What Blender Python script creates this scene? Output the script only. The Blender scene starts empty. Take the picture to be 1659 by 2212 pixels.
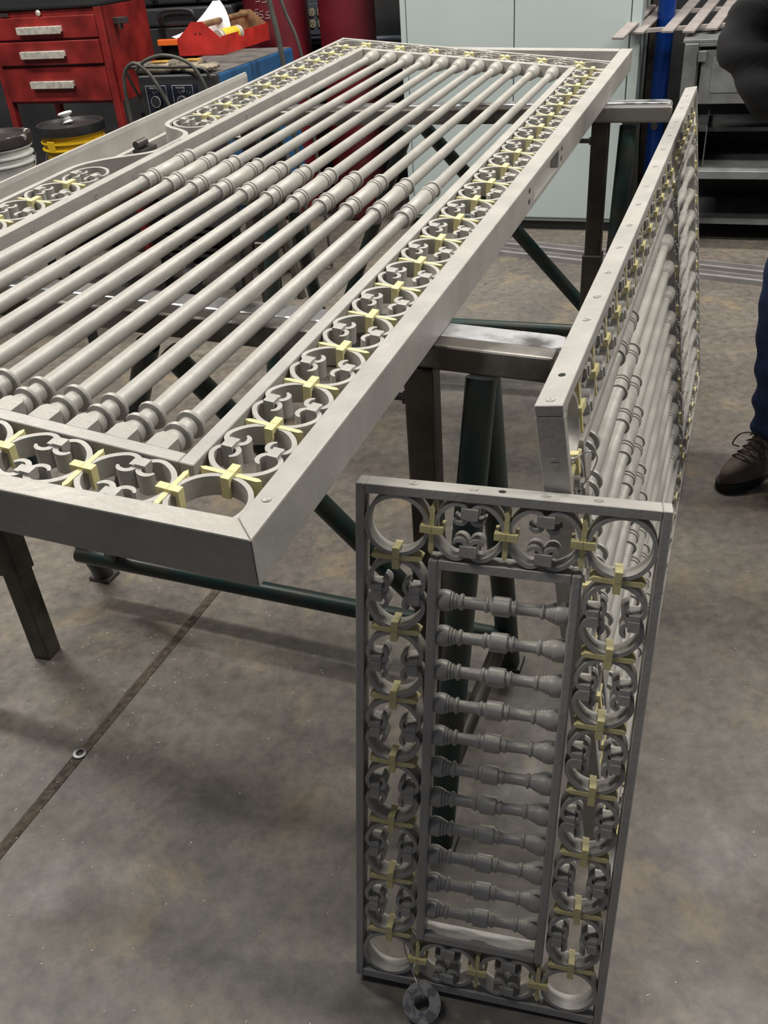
import bpy, math, random
from mathutils import Matrix, Vector

random.seed(7)
scene = bpy.context.scene
COL = scene.collection

# ------------------------------------------------------------------ camera
cam_data = bpy.data.cameras.new('camera')
cam = bpy.data.objects.new('camera', cam_data)
COL.objects.link(cam)
scene.camera = cam
R = Vector((0.9968, -0.0446, -0.0669))
UPV = Vector((0.0803, 0.5532, 0.8291))
FW = Vector((0.0, 0.8319, -0.5549))
m = Matrix((( R.x, UPV.x, -FW.x, 0.0), (R.y, UPV.y, -FW.y, 0.0), (R.z, UPV.z, -FW.z, 1.6), (0, 0, 0, 1)))
cam.matrix_world = m
cam_data.sensor_fit = 'VERTICAL'
cam_data.sensor_height = 36.0
cam_data.sensor_width = 27.0
cam_data.lens = 1930.0 / 2212.0 * 36.0
cam_data.clip_start = 0.02
cam_data.clip_end = 100

# ------------------------------------------------------------------ world, lamps, exposure
world = bpy.data.worlds.new('workshop_ambient')
scene.world = world
world.use_nodes = True
bg = world.node_tree.nodes['Background']
bg.inputs[0].default_value = (0.66, 0.75, 1.0, 1)
bg.inputs[1].default_value = 0.075

def ceiling_lamp(name, loc, sx, sy, power, rz=0, color=(1.0, 0.96, 0.88)):
    l = bpy.data.lights.new(name, 'AREA')
    l.shape = 'RECTANGLE'
    l.size = sx
    l.size_y = sy
    l.energy = power
    l.color = color
    o = bpy.data.objects.new(name, l)
    COL.objects.link(o)
    o.location = loc
    o.rotation_euler = (0, 0, math.radians(rz))
    return o
ceiling_lamp('ceiling_lamp', (-2.3, 3.7, 4.6), 2.4, 0.30, 150, -21)
ceiling_lamp('ceiling_lamp', (1.5, 4.3, 4.6), 2.4, 0.30, 150, -21)
ceiling_lamp('ceiling_lamp', (-2.0, 1.6, 4.6), 2.4, 0.30, 95, -21)
ceiling_lamp('ceiling_lamp', (3.4, 1.5, 4.4), 2.4, 0.30, 150, -21)
scene.view_settings.view_transform = 'Standard'
scene.view_settings.look = 'None'
scene.view_settings.gamma = 1.0
scene.view_settings.use_curve_mapping = False
scene.view_settings.exposure = 0.30

# ------------------------------------------------------------------ materials
def mat(name, col, rough=0.5, metal=0.0, noise=0.0, nscale=8.0, bump=0.0, bscale=60.0, col2=None, spec=0.5, lo=0.35, hi=0.65, detail=6.0):
    mt = bpy.data.materials.new(name)
    mt.use_nodes = True
    nt = mt.node_tree
    b = nt.nodes['Principled BSDF']
    b.inputs['Roughness'].default_value = rough
    b.inputs['Metallic'].default_value = metal
    b.inputs['Specular IOR Level'].default_value = spec
    b.inputs['Base Color'].default_value = (*col, 1)
    tc = nt.nodes.new('ShaderNodeTexCoord')
    if noise > 0 or col2:
        n = nt.nodes.new('ShaderNodeTexNoise')
        n.inputs['Scale'].default_value = nscale
        n.inputs['Detail'].default_value = detail
        nt.links.new(tc.outputs['Object'], n.inputs['Vector'])
        cr = nt.nodes.new('ShaderNodeValToRGB')
        c2 = col2 if col2 else tuple(max(0, c * (1 - noise)) for c in col)
        c1 = col if col2 else tuple(min(1, c * (1 + noise * 0.6)) for c in col)
        cr.color_ramp.elements[0].position = lo
        cr.color_ramp.elements[1].position = hi
        cr.color_ramp.elements[0].color = (*c2, 1)
        cr.color_ramp.elements[1].color = (*c1, 1)
        nt.links.new(n.outputs['Fac'], cr.inputs['Fac'])
        nt.links.new(cr.outputs['Color'], b.inputs['Base Color'])
    if bump > 0:
        n2 = nt.nodes.new('ShaderNodeTexNoise')
        n2.inputs['Scale'].default_value = bscale
        n2.inputs['Detail'].default_value = 4
        nt.links.new(tc.outputs['Object'], n2.inputs['Vector'])
        bp = nt.nodes.new('ShaderNodeBump')
        bp.inputs['Strength'].default_value = bump
        bp.inputs['Distance'].default_value = 0.002
        nt.links.new(n2.outputs['Fac'], bp.inputs['Height'])
        nt.links.new(bp.outputs['Normal'], b.inputs['Normal'])
    return mt

M = {}
M['paint'] = mat('grey_primer_paint', (0.40, 0.385, 0.36), 0.46, 0.10, 0.10, 14, 0.35, 110)
M['paint_rough'] = mat('grey_painted_wrought_bar', (0.40, 0.385, 0.355), 0.45, 0.10, 0.12, 9, 0.8, 45)
M['yellow'] = mat('yellow_clip_paint', (0.70, 0.63, 0.32), 0.5, 0.0, 0.08, 30, 0.3, 90)
M['bolt'] = mat('dark_bolt_steel', (0.10, 0.095, 0.09), 0.4, 0.7)
M['mill'] = mat('worn_mill_steel', (0.62, 0.62, 0.64), 0.34, 0.85, 0, 7, 0.3, 25, col2=(0.13, 0.125, 0.12), lo=0.40, hi=0.5)
M['beamsteel'] = mat('dull_beam_tube_steel', (0.30, 0.285, 0.265), 0.36, 0.7, 0, 6, 0.2, 30, col2=(0.10, 0.09, 0.078), lo=0.42, hi=0.58)
M['tube'] = mat('dark_oiled_tube_steel', (0.085, 0.075, 0.062), 0.38, 0.5, 0.5, 9, 0.1, 40)
M['green'] = mat('dark_green_pipe_paint', (0.012, 0.038, 0.033), 0.38, 0.1, 0, 11, 0.15, 40, col2=(0.035, 0.036, 0.03), lo=0.4, hi=0.6)
M['black'] = mat('black_plastic', (0.030, 0.030, 0.033), 0.42)
M['blackmetal'] = mat('black_metal', (0.015, 0.015, 0.016), 0.4, 0.2)
M['red'] = mat('worn_red_enamel', (0.21, 0.016, 0.014), 0.42, 0, 0.45, 7, 0.1, 40)
M['brightred'] = mat('red_tray_paint', (0.48, 0.028, 0.02), 0.45, 0, 0.3, 9, 0.1, 40)
M['maroon'] = mat('maroon_cylinder_paint', (0.10, 0.006, 0.012), 0.4, 0, 0.2, 6, 0.1, 60)
M['handle'] = mat('worn_aluminium_handle', (0.75, 0.70, 0.62), 0.4, 0.5, 0.25, 40)
M['cabinet'] = mat('pale_blue_green_cabinet_paint', (0.42, 0.485, 0.48), 0.5, 0, 0.05, 2.0)
M['cabgrey'] = mat('dull_grey_shelf_paint', (0.14, 0.145, 0.145), 0.5, 0, 0.35, 7, 0.2, 30)
M['blue'] = mat('blue_welder_paint', (0.012, 0.075, 0.19), 0.42, 0, 0.25, 9)
M['bluepipe'] = mat('glossy_blue_pipe', (0.006, 0.045, 0.26), 0.22, 0.3, 0.2, 5)
M['bucketyellow'] = mat('yellow_bucket_plastic', (0.66, 0.42, 0.012), 0.42, 0, 0.12, 9)
M['bucketwhite'] = mat('dirty_white_bucket_plastic', (0.58, 0.58, 0.56), 0.45, 0, 0.3, 7, 0, 1)
M['bucketlid'] = mat('black_bucket_lid', (0.022, 0.022, 0.023), 0.4, 0, 0.3, 12)
M['paintedlid'] = mat('paint_spattered_black_lid', (0.035, 0.028, 0.028), 0.42, 0, 0, 9, 0.2, 30, col2=(0.62, 0.60, 0.57), lo=0.36, hi=0.43)
M['white'] = mat('white_plastic', (0.75, 0.75, 0.72), 0.45)
M['paper'] = mat('white_paper', (0.82, 0.82, 0.85), 0.7)
M['orange'] = mat('orange_latch_plastic', (0.75, 0.14, 0.02), 0.45)
M['leather'] = mat('dirty_work_glove_leather', (0.30, 0.25, 0.18), 0.8, 0, 0, 12, 0.6, 50, col2=(0.045, 0.038, 0.03), lo=0.38, hi=0.62)
M['gold'] = mat('ochre_glove_patch', (0.40, 0.22, 0.03), 0.8, 0, 0.5, 20)
M['rubber'] = mat('grey_rubber_cable', (0.06, 0.058, 0.052), 0.55, 0, 0.2, 20)
M['wood'] = mat('worn_brown_wood', (0.20, 0.115, 0.055), 0.6, 0, 0.5, 18, 0.3, 60)
M['label'] = mat('yellow_can_label', (0.70, 0.52, 0.05), 0.4, 0, 0.15, 40)
M['dusty'] = mat('dusty_grey_machine_top', (0.11, 0.10, 0.095), 0.7, 0, 0.4, 12)
M['navy'] = mat('navy_control_panel', (0.012, 0.016, 0.03), 0.4)
M['mark'] = mat('white_print', (0.55, 0.57, 0.60), 0.5)
M['chalk'] = mat('chalk_marks', (0.45, 0.45, 0.45), 0.8)
M['steelgrey'] = mat('blue_grey_steel_panel', (0.25, 0.29, 0.34), 0.4, 0.4, 0.1, 6)
M['ivory'] = mat('ivory_outlet_plastic', (0.60, 0.54, 0.36), 0.45)
M['wallmat'] = mat('dark_workshop_wall', (0.030, 0.030, 0.032), 0.7, 0, 0.4, 3)
M['slat'] = mat('taupe_primer_slat', (0.30, 0.265, 0.255), 0.6, 0, 0.18, 12, 0.3, 60)
M['channel'] = mat('grey_steel_channel', (0.27, 0.255, 0.255), 0.5, 0.15, 0.15, 9)
M['denim'] = mat('blue_denim', (0.018, 0.04, 0.115), 0.85, 0, 0.35, 25, 0.5, 250)
M['jacket'] = mat('black_fleece', (0.008, 0.008, 0.010), 0.9, 0, 0.3, 20, 0.4, 150)
M['bootleather'] = mat('worn_brown_boot_leather', (0.13, 0.098, 0.075), 0.7, 0, 0.45, 18, 0.5, 60)
M['sole'] = mat('black_boot_sole', (0.012, 0.011, 0.010), 0.7)
M['lace'] = mat('dark_boot_lace', (0.03, 0.025, 0.02), 0.8)
M['skin'] = mat('skin', (0.50, 0.30, 0.22), 0.55, 0, 0.1, 20)
M['hair'] = mat('dark_hair', (0.03, 0.02, 0.015), 0.7)
M['washer'] = mat('grey_painted_washer', (0.38, 0.36, 0.35), 0.5, 0.1, 0, 60, 0.2, 80, col2=(0.17, 0.17, 0.18), lo=0.42, hi=0.5)
M['wire'] = mat('thin_steel_wire', (0.40, 0.40, 0.40), 0.35, 0.8)
M['chip'] = mat('pale_paint_chip', (0.75, 0.73, 0.70), 0.6)
M['gap_shade'] = mat('painted_gap_shade', (0.006, 0.006, 0.006), 0.8)  # near-black colour painted in place of the shade inside holes and slots

def concrete():
    mt = bpy.data.materials.new('stained_concrete')
    mt.use_nodes = True
    nt = mt.node_tree
    b = nt.nodes['Principled BSDF']
    tc = nt.nodes.new('ShaderNodeTexCoord')
    def noise(scale, detail=8, rough=0.6, dist=0.0, vec=None):
        n = nt.nodes.new('ShaderNodeTexNoise')
        n.inputs['Scale'].default_value = scale
        n.inputs['Detail'].default_value = detail
        n.inputs['Roughness'].default_value = rough
        n.inputs['Distortion'].default_value = dist
        nt.links.new(vec if vec else tc.outputs['Object'], n.inputs['Vector'])
        return n
    def ramp(src, stops):
        c = nt.nodes.new('ShaderNodeValToRGB')
        el = c.color_ramp.elements
        el[0].position, el[0].color = stops[0][0], (*stops[0][1], 1)
        el[1].position, el[1].color = stops[-1][0], (*stops[-1][1], 1)
        for p, k in stops[1:-1]:
            e = el.new(p)
            e.color = (*k, 1)
        nt.links.new(src, c.inputs['Fac'])
        return c.outputs['Color']
    def mix(f, a, bb, mode='MIX'):
        mx = nt.nodes.new('ShaderNodeMix')
        mx.data_type = 'RGBA'
        mx.blend_type = mode
        if isinstance(f, float):
            mx.inputs[0].default_value = f
        else:
            nt.links.new(f, mx.inputs[0])
        nt.links.new(a, mx.inputs[6])
        nt.links.new(bb, mx.inputs[7])
        return mx.outputs[2]
    base = ramp(noise(1.6, 6, 0.55, 0.6).outputs['Fac'], [(0.28, (0.092, 0.083, 0.076)), (0.5, (0.140, 0.126, 0.115)), (0.72, (0.180, 0.165, 0.140))])
    fine = ramp(noise(28, 8, 0.7).outputs['Fac'], [(0.28, (0.55, 0.54, 0.53)), (0.72, (1.42, 1.38, 1.32))])
    c = mix(1.0, base, fine, 'MULTIPLY')
    # tan worn patches where the sealer has gone
    tanm = ramp(noise(3.2, 10, 0.72, 0.4).outputs['Fac'], [(0.545, (0, 0, 0)), (0.63, (1, 1, 1))])
    tan2 = ramp(noise(40, 6, 0.7).outputs['Fac'], [(0.3, (0.15, 0.12, 0.085)), (0.7, (0.30, 0.235, 0.15))])
    tm = nt.nodes.new('ShaderNodeMath')
    tm.operation = 'MULTIPLY'
    nt.links.new(tanm, tm.inputs[0])
    tm.inputs[1].default_value = 0.75
    c = mix(tm.outputs[0], c, tan2)
    # dark oil spots
    spot = ramp(noise(11, 3, 0.5).outputs['Fac'], [(0.69, (0, 0, 0)), (0.75, (1, 1, 1))])
    sm = nt.nodes.new('ShaderNodeMath')
    sm.operation = 'MULTIPLY'
    nt.links.new(spot, sm.inputs[0])
    sm.inputs[1].default_value = 0.6
    dark = nt.nodes.new('ShaderNodeRGB')
    dark.outputs[0].default_value = (0.05, 0.045, 0.04, 1)
    c = mix(sm.outputs[0], c, dark.outputs[0])
    # broad brown streaks
    mp = nt.nodes.new('ShaderNodeMapping')
    mp.inputs['Rotation'].default_value = (0, 0, math.radians(-35))
    mp.inputs['Scale'].default_value = (1.0, 5.0, 1.0)
    nt.links.new(tc.outputs['Object'], mp.inputs['Vector'])
    st = ramp(noise(1.3, 8, 0.65, 0.8, mp.outputs['Vector']).outputs['Fac'], [(0.5, (0, 0, 0)), (0.75, (0.45, 0.45, 0.45))])
    brown = nt.nodes.new('ShaderNodeRGB')
    brown.outputs[0].default_value = (0.105, 0.084, 0.060, 1)
    c = mix(st, c, brown.outputs[0])
    nt.links.new(c, b.inputs['Base Color'])
    rr = ramp(noise(5, 6, 0.6).outputs['Fac'], [(0.3, (0.34, 0.34, 0.34)), (0.7, (0.62, 0.62, 0.62))])
    nt.links.new(rr, b.inputs['Roughness'])
    bp = nt.nodes.new('ShaderNodeBump')
    bp.inputs['Strength'].default_value = 0.25
    bp.inputs['Distance'].default_value = 0.002
    nt.links.new(noise(60, 5, 0.6).outputs['Fac'], bp.inputs['Height'])
    nt.links.new(bp.outputs['Normal'], b.inputs['Normal'])
    return mt
M['concrete'] = concrete()

# ------------------------------------------------------------------ mesh helpers
class MB:
    def __init__(self):
        self.v = []
        self.f = []
    def add(self, vs, fs):
        k = len(self.v)
        self.v += [tuple(p) for p in vs]
        self.f += [tuple(i + k for i in f) for f in fs]
        return self
    def hexa(self, p):                       # 8 corners: 4 bottom ccw, 4 top ccw
        return self.add(p, [(3, 2, 1, 0), (4, 5, 6, 7), (0, 1, 5, 4), (1, 2, 6, 5), (2, 3, 7, 6), (3, 0, 4, 7)])
    def box(self, x0, x1, y0, y1, z0, z1, mtx=None):
        p = [(x0, y0, z0), (x1, y0, z0), (x1, y1, z0), (x0, y1, z0), (x0, y0, z1), (x1, y0, z1), (x1, y1, z1), (x0, y1, z1)]
        if mtx:
            p = [mtx @ Vector(q) for q in p]
        return self.hexa(p)
    def prism(self, poly, z0, z1, mtx=None):
        n = len(poly)
        p = [Vector((x, y, z0)) for x, y in poly] + [Vector((x, y, z1)) for x, y in poly]
        if mtx:
            p = [mtx @ q for q in p]
        return self.add(p, [tuple(range(n - 1, -1, -1)), tuple(range(n, 2 * n))] + [(i, (i + 1) % n, n + (i + 1) % n, n + i) for i in range(n)])
    def tube(self, p0, p1, r, n=14, r2=None, cap=True):
        p0, p1 = Vector(p0), Vector(p1)
        d = (p1 - p0).normalized()
        a = d.orthogonal().normalized()
        b = d.cross(a)
        r2 = r if r2 is None else r2
        vs = []
        for p, rr in ((p0, r), (p1, r2)):
            for i in range(n):
                t = 2 * math.pi * i / n
                vs.append(p + a * (rr * math.cos(t)) + b * (rr * math.sin(t)))
        fs = [(i, (i + 1) % n, n + (i + 1) % n, n + i) for i in range(n)]
        if cap:
            fs += [tuple(range(n - 1, -1, -1)), tuple(range(n, 2 * n))]
        return self.add(vs, fs)
    def lathe(self, prof, n=20, mtx=None, cap=True):     # prof: (r, y) along +Y
        vs = []
        for r, y in prof:
            for i in range(n):
                t = 2 * math.pi * i / n
                vs.append(Vector((r * math.sin(t), y, r * math.cos(t))))
        if mtx:
            vs = [mtx @ q for q in vs]
        k = len(prof)
        fs = []
        for j in range(k - 1):
            for i in range(n):
                fs.append((j * n + i, j * n + (i + 1) % n, (j + 1) * n + (i + 1) % n, (j + 1) * n + i))
        if cap:
            fs += [tuple(range(n - 1, -1, -1)), tuple(range((k - 1) * n, k * n))]
        return self.add(vs, fs)
    def ribbon(self, path, t, z0, z1, closed=False, ts=None):   # flat bar on edge following a 2D path
        n = len(path)
        P = [Vector((x, y)) for x, y in path]
        L, Rr = [], []
        for i in range(n):
            if closed:
                d = P[(i + 1) % n] - P[i - 1]
            else:
                d = P[min(i + 1, n - 1)] - P[max(i - 1, 0)]
            d.normalize()
            nn = Vector((-d.y, d.x))
            h = (ts[i] if ts else t) / 2
            L.append(P[i] + nn * h)
            Rr.append(P[i] - nn * h)
        vs = []
        for i in range(n):
            vs += [(L[i].x, L[i].y, z1), (Rr[i].x, Rr[i].y, z1), (Rr[i].x, Rr[i].y, z0), (L[i].x, L[i].y, z0)]
        fs = []
        for i in range(n if closed else n - 1):
            a, b = 4 * i, 4 * ((i + 1) % n)
            for k in range(4):
                fs.append((a + k, a + (k + 1) % 4, b + (k + 1) % 4, b + k))
        if not closed:
            fs += [(0, 3, 2, 1), (4 * n - 4, 4 * n - 3, 4 * n - 2, 4 * n - 1)]
        return self.add(vs, fs)
    def path(self, pts, r, n=8, rs=None):
        pts = [Vector(p) for p in pts]
        k = len(pts)
        d0 = (pts[1] - pts[0]).normalized()
        a = d0.orthogonal().normalized()
        vs = []
        for i, p in enumerate(pts):
            d = (pts[min(i + 1, k - 1)] - pts[max(i - 1, 0)]).normalized()
            a = (a - d * a.dot(d)).normalized()
            b = d.cross(a)
            rr = rs[i] if rs else r
            for j in range(n):
                t = 2 * math.pi * j / n
                vs.append(p + a * (rr * math.cos(t)) + b * (rr * math.sin(t)))
        fs = []
        for i in range(k - 1):
            for j in range(n):
                fs.append((i * n + j, i * n + (j + 1) % n, (i + 1) * n + (j + 1) % n, (i + 1) * n + j))
        fs += [tuple(range(n - 1, -1, -1)), tuple(range((k - 1) * n, k * n))]
        return self.add(vs, fs)
    def mesh(self, name, mt, smooth=None):
        me = bpy.data.meshes.new(name)
        me.from_pydata(self.v, [], self.f)
        me.update()
        if mt:
            me.materials.append(mt)
        if smooth:
            me.shade_smooth()
            me.set_sharp_from_angle(angle=math.radians(smooth))
        return me

def link(name, me, parent=None, mtx=None, bevel=0, seg=1):
    o = bpy.data.objects.new(name, me)
    COL.objects.link(o)
    if parent:
        o.parent = parent
    if mtx is not None:
        o.matrix_basis = mtx
    if bevel:
        b = o.modifiers.new('bevel', 'BEVEL')
        b.width = bevel
        b.segments = seg
        b.limit_method = 'ANGLE'
        b.angle_limit = math.radians(40)
    return o
def part(name, mb, mt, parent=None, mtx=None, smooth=None, bevel=0, seg=1):
    return link(name, mb.mesh(name, M[mt] if isinstance(mt, str) else mt, smooth), parent, mtx, bevel, seg)
def tag(o, label, cat, group=None, kind=None):
    o['label'] = label
    o['category'] = cat
    if group:
        o['group'] = group
    if kind:
        o['kind'] = kind
    return o
def struct(o, label=None):
    o['kind'] = 'structure'
    if label:
        o['label'] = label
    return o
def thing(name, label, cat, mtx=None, group=None):
    e = bpy.data.objects.new(name, None)
    e.empty_display_size = 0.1
    COL.objects.link(e)
    if mtx is not None:
        e.matrix_world = mtx
    return tag(e, label, cat, group)
def basis(o, x, y, z):
    x, y, z = Vector(x).normalized(), Vector(y), Vector(z)
    y = (y - x * y.dot(x)).normalized()
    zz = x.cross(y)
    return Matrix(((x.x, y.x, zz.x, o[0]), (x.y, y.y, zz.y, o[1]), (x.z, y.z, zz.z, o[2]), (0, 0, 0, 1)))
def T(x, y, z=0.0, rz=0.0, s=(1, 1, 1)):
    return Matrix.Translation((x, y, z)) @ Matrix.Rotation(math.radians(rz), 4, 'Z') @ Matrix.Diagonal((*s, 1))
def arc(cx, cy, r, a0, a1, n, ry=None):
    return [(cx + r * math.cos(math.radians(a0 + (a1 - a0) * i / n)), cy + (ry or r) * math.sin(math.radians(a0 + (a1 - a0) * i / n))) for i in range(n + 1)]
def rrect(x0, x1, y0, y1, r, n=5):
    p = []
    for cx, cy, a in ((x1 - r, y1 - r, 0), (x0 + r, y1 - r, 90), (x0 + r, y0 + r, 180), (x1 - r, y0 + r, 270)):
        p += arc(cx, cy, r, a, a + 90, n)
    return p
def bez(p0, p1, p2, p3, n=20):
    p0, p1, p2, p3 = map(Vector, (p0, p1, p2, p3))
    return [p0 * (1 - t) ** 3 + p1 * 3 * t * (1 - t) ** 2 + p2 * 3 * t * t * (1 - t) + p3 * t ** 3 for t in [i / n for i in range(n + 1)]]
def spline(pts, n=8):
    pts = [Vector(p) for p in pts]
    q = [pts[0]] + pts + [pts[-1]]
    out = []
    for i in range(1, len(q) - 2):
        a, b, c, d = q[i - 1], q[i], q[i + 1], q[i + 2]
        for k in range(n):
            t = k / n
            out.append(0.5 * ((2 * b) + (c - a) * t + (2 * a - 5 * b + 4 * c - d) * t * t + (3 * b - 3 * c + d - a) * t ** 3))
    out.append(pts[-1])
    return out

# ------------------------------------------------------------------ the setting
# floor with a sawn control joint, modelled as one extruded cross-section
jd = Vector((0.36, 0.822, 0)).normalized()
jn = Vector((jd.y, -jd.x, 0))
j0 = Vector((-0.873, 1.218, 0))
fl = MB()
prof = [(-9, 0), (-0.0150, 0), (-0.010, -0.005), (0.010, -0.005), (0.0150, 0), (9, 0), (9, -0.15), (-9, -0.15)]
va, vb = [], []
for a, z in prof:
    va.append(j0 + jn * a - jd * 6 + Vector((0, 0, z)))
    vb.append(j0 + jn * a + jd * 14 + Vector((0, 0, z)))
n = len(prof)
fl.add(va + vb, [(i, n + i, n + (i + 1) % n, (i + 1) % n) for i in range(n)] + [tuple(range(n)), tuple(range(2 * n - 1, n - 1, -1))])
M['dirt'] = mat('packed_joint_dirt', (0.085, 0.068, 0.050), 0.9, 0, 0.5, 60, 0.6, 120)
FLOOR = struct(part('floor', fl, 'concrete'), 'stained grey-brown concrete workshop floor with a sawn joint')

jf = MB()
jf.add([j0 + jn * a_ + jd * b_ + Vector((0, 0, z_)) for z_ in (-0.0045, -0.0012) for a_, b_ in ((-0.0118, -6), (0.0118, -6), (0.0118, 14), (-0.0118, 14))], [(3, 2, 1, 0), (4, 5, 6, 7), (0, 1, 5, 4), (1, 2, 6, 5), (2, 3, 7, 6), (3, 0, 4, 7)])
part('joint_filler', jf, 'dirt', FLOOR)
WD = Vector((0.9354, -0.3536, 0))      # along the back wall
WN = Vector((0.3536, 0.9354, 0))       # into the wall
WA = Vector((0.331, 5.506, 0))         # cabinet front line origin
def wallM(s, d, z=0.0):                # frame: X along wall, Y into wall, Z up
    o = WA + WD * s + WN * d
    return Matrix(((WD.x, WN.x, 0, o.x), (WD.y, WN.y, 0, o.y), (0, 0, 1, z), (0, 0, 0, 1)))
struct(part('wall_back', MB().box(-8, 8, 0, 0.15, 0, 4.2), 'wallmat', None, wallM(0, 0.75)), 'dark back wall of the workshop')

# ------------------------------------------------------------------ scrollwork pieces (shared meshes, metres for a 0.12 m pitch)
P = 0.12
DEP = 0.030
BT = 0.0074
r = 0.462 * P
rs = 0.30 * r
rh = 0.20 * r
phi = math.degrees(math.asin(rs / (r - rs)))
def c_path():
    ccx, ccy = (r - rs) * math.cos(math.radians(phi)), rs
    hx = ccx - 0.15 * r
    right = arc(0, 0, r, 90, phi, 12)[0:] + arc(ccx, ccy, rs, phi, -90, 9)[1:] + arc(hx, rh, rh, -90, -255, 12)
    left = [(-x, y) for x, y in right[1:]][::-1]
    return left + right
cp = [(x, y + BT * 0.5) for x, y in c_path()]
def shared(name, mb, mt, smooth):
    return mb.mesh(name, M[mt], smooth)
tp = [BT * min(1.0, 0.45 + 0.14 * min(i, len(cp) - 1 - i)) for i in range(len(cp))]
ME_SCROLL = shared('c_scroll', MB().ribbon(cp, BT, -DEP, 0, ts=tp), 'paint', 50)
ME_RING = shared('corner_ring', MB().ribbon(arc(0, 0, r, 0, 360, 40)[:-1], BT, -DEP, 0, True), 'paint', 50)
col = MB()
xcol = (r - rs) * math.cos(math.radians(phi))
col.box(-0.0076, 0.0076, -0.0118, 0.0118, -DEP - 0.002, 0.0026)
col.box(-0.0080, 0.0080, -0.0124, 0.0030, -DEP - 0.0026, 0.0048)
ME_COLLAR = shared('collar', col, 'paint', 30)
cl = MB()
w = 0.0068
for s in (-1, 1):      # strap halves hooked over the two neighbouring rings, a seam between them
    y0, y1 = (0.0003, 0.0165) if s > 0 else (-0.0165, -0.0003)
    cl.prism([(-w, y0), (w, y0), (w, y1), (-w, y1)], -0.004, 0.0045)
    ya, yb = (0.0118, 0.0165) if s > 0 else (-0.0165, -0.0118)
    cl.prism([(-w, ya), (w, ya), (w, yb), (-w, yb)], -DEP * 0.9, -0.004)
a = 0.0036
cl.prism([(-0.050, 0), (-0.043, -a), (0.043, -a), (0.050, 0), (0.043, a), (-0.043, a)], -DEP * 0.85, 0.0008)
ME_CLIP = shared('clip', cl, 'yellow', 30)

def cell(root, x, y, rz=0.0, sx=1.0, sy=1.0, z=0.0):
    base = T(x, y, z, rz, (sx, sy, 1))
    link('c_scroll', ME_SCROLL, root, base)
    link('c_scroll', ME_SCROLL, root, base @ Matrix.Rotation(math.pi, 4, 'Z'))
    for s in (-1, 1):
        link('collar', ME_COLLAR, root, T(x, y, z, rz) @ Matrix.Translation((s * xcol * sx, 0, 0)) )
def clip(root, x, y, rz=0.0, sx=1.0, z=0.0):
    link('clip', ME_CLIP, root, T(x, y, z, rz, (sx, 1, 1)) @ Matrix.Rotation(math.radians(random.uniform(-1.5, 1.5)), 4, 'Z'))
def ring(root, x, y, sx=1.0, sy=1.0, z=0.0):
    link('corner_ring', ME_RING, root, T(x, y, z, 0, (sx, sy, 1)))

sc = MB()
for s in (0, 180):
    sc.prism(arc(0, 0, 0.0065, s + 10, s + 170, 8), -0.001, 0.0006)
ME_SCREW = shared('screw', sc, 'paint', 30)
ME_HOLE = shared('bolt_hole', MB().prism(arc(0, 0, 0.0052, 0, 360, 14)[:-1], -0.002, 0.0004), 'gap_shade', 30)  # flat dark disc: the hole's shade is painted, nothing is cut

def long_baluster(Ln, knob, n=18):
    """turned bar along +Y from 0 to Ln with a knob centred at `knob`"""
    p = []
    def beadp(y, rb, r0, w=0.010):
        return [(r0, y - w / 2), (rb * 0.95, y - w * 0.38), (rb, y), (rb * 0.95, y + w * 0.38), (r0, y + w / 2)]
    p += [(0.0125, 0.026), (0.0168, 0.031), (0.0168, 0.040), (0.0152, 0.044)]
    p += beadp(0.052, 0.0225, 0.0146, 0.009) + beadp(0.084, 0.0225, 0.0146, 0.009)
    p += [(0.0134, 0.094), (0.0138, knob * 0.45), (0.0124, knob - 0.108)]
    k = knob
    p += beadp(k - 0.100, 0.0196, 0.0145, 0.009) + [(0.0160, k - 0.092), (0.0160, k - 0.070)]
    p += beadp(k - 0.066, 0.0192, 0.0155, 0.008) + beadp(k - 0.054, 0.0192, 0.0155, 0.008)
    p += [(0.0168, k - 0.048), (0.0168, k + 0.048)]
    p += beadp(k + 0.054, 0.0192, 0.0155, 0.008) + beadp(k + 0.066, 0.0192, 0.0155, 0.008)
    p += [(0.0160, k + 0.070), (0.0160, k + 0.092)] + beadp(k + 0.100, 0.0196, 0.0145, 0.009)
    p += [(0.0120, k + 0.110), (0.0112, Ln - 0.095)]
    p += beadp(Ln - 0.085, 0.0158, 0.0125, 0.008) + beadp(Ln - 0.073, 0.0172, 0.0140, 0.008)
    p += [(0.0150, Ln - 0.066), (0.0185, Ln - 0.055), (0.0200, Ln - 0.040), (0.0198, Ln - 0.022), (0.0175, Ln - 0.008), (0.0150, Ln)]
    mb = MB().lathe(p, n)
    mb.prism([(-0.0168, 0), (0.0168, 0), (0.0168, 0.026), (0.011, 0.034), (-0.011, 0.034), (-0.0168, 0.026)], -0.0168, 0.0165)
    return mb
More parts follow.
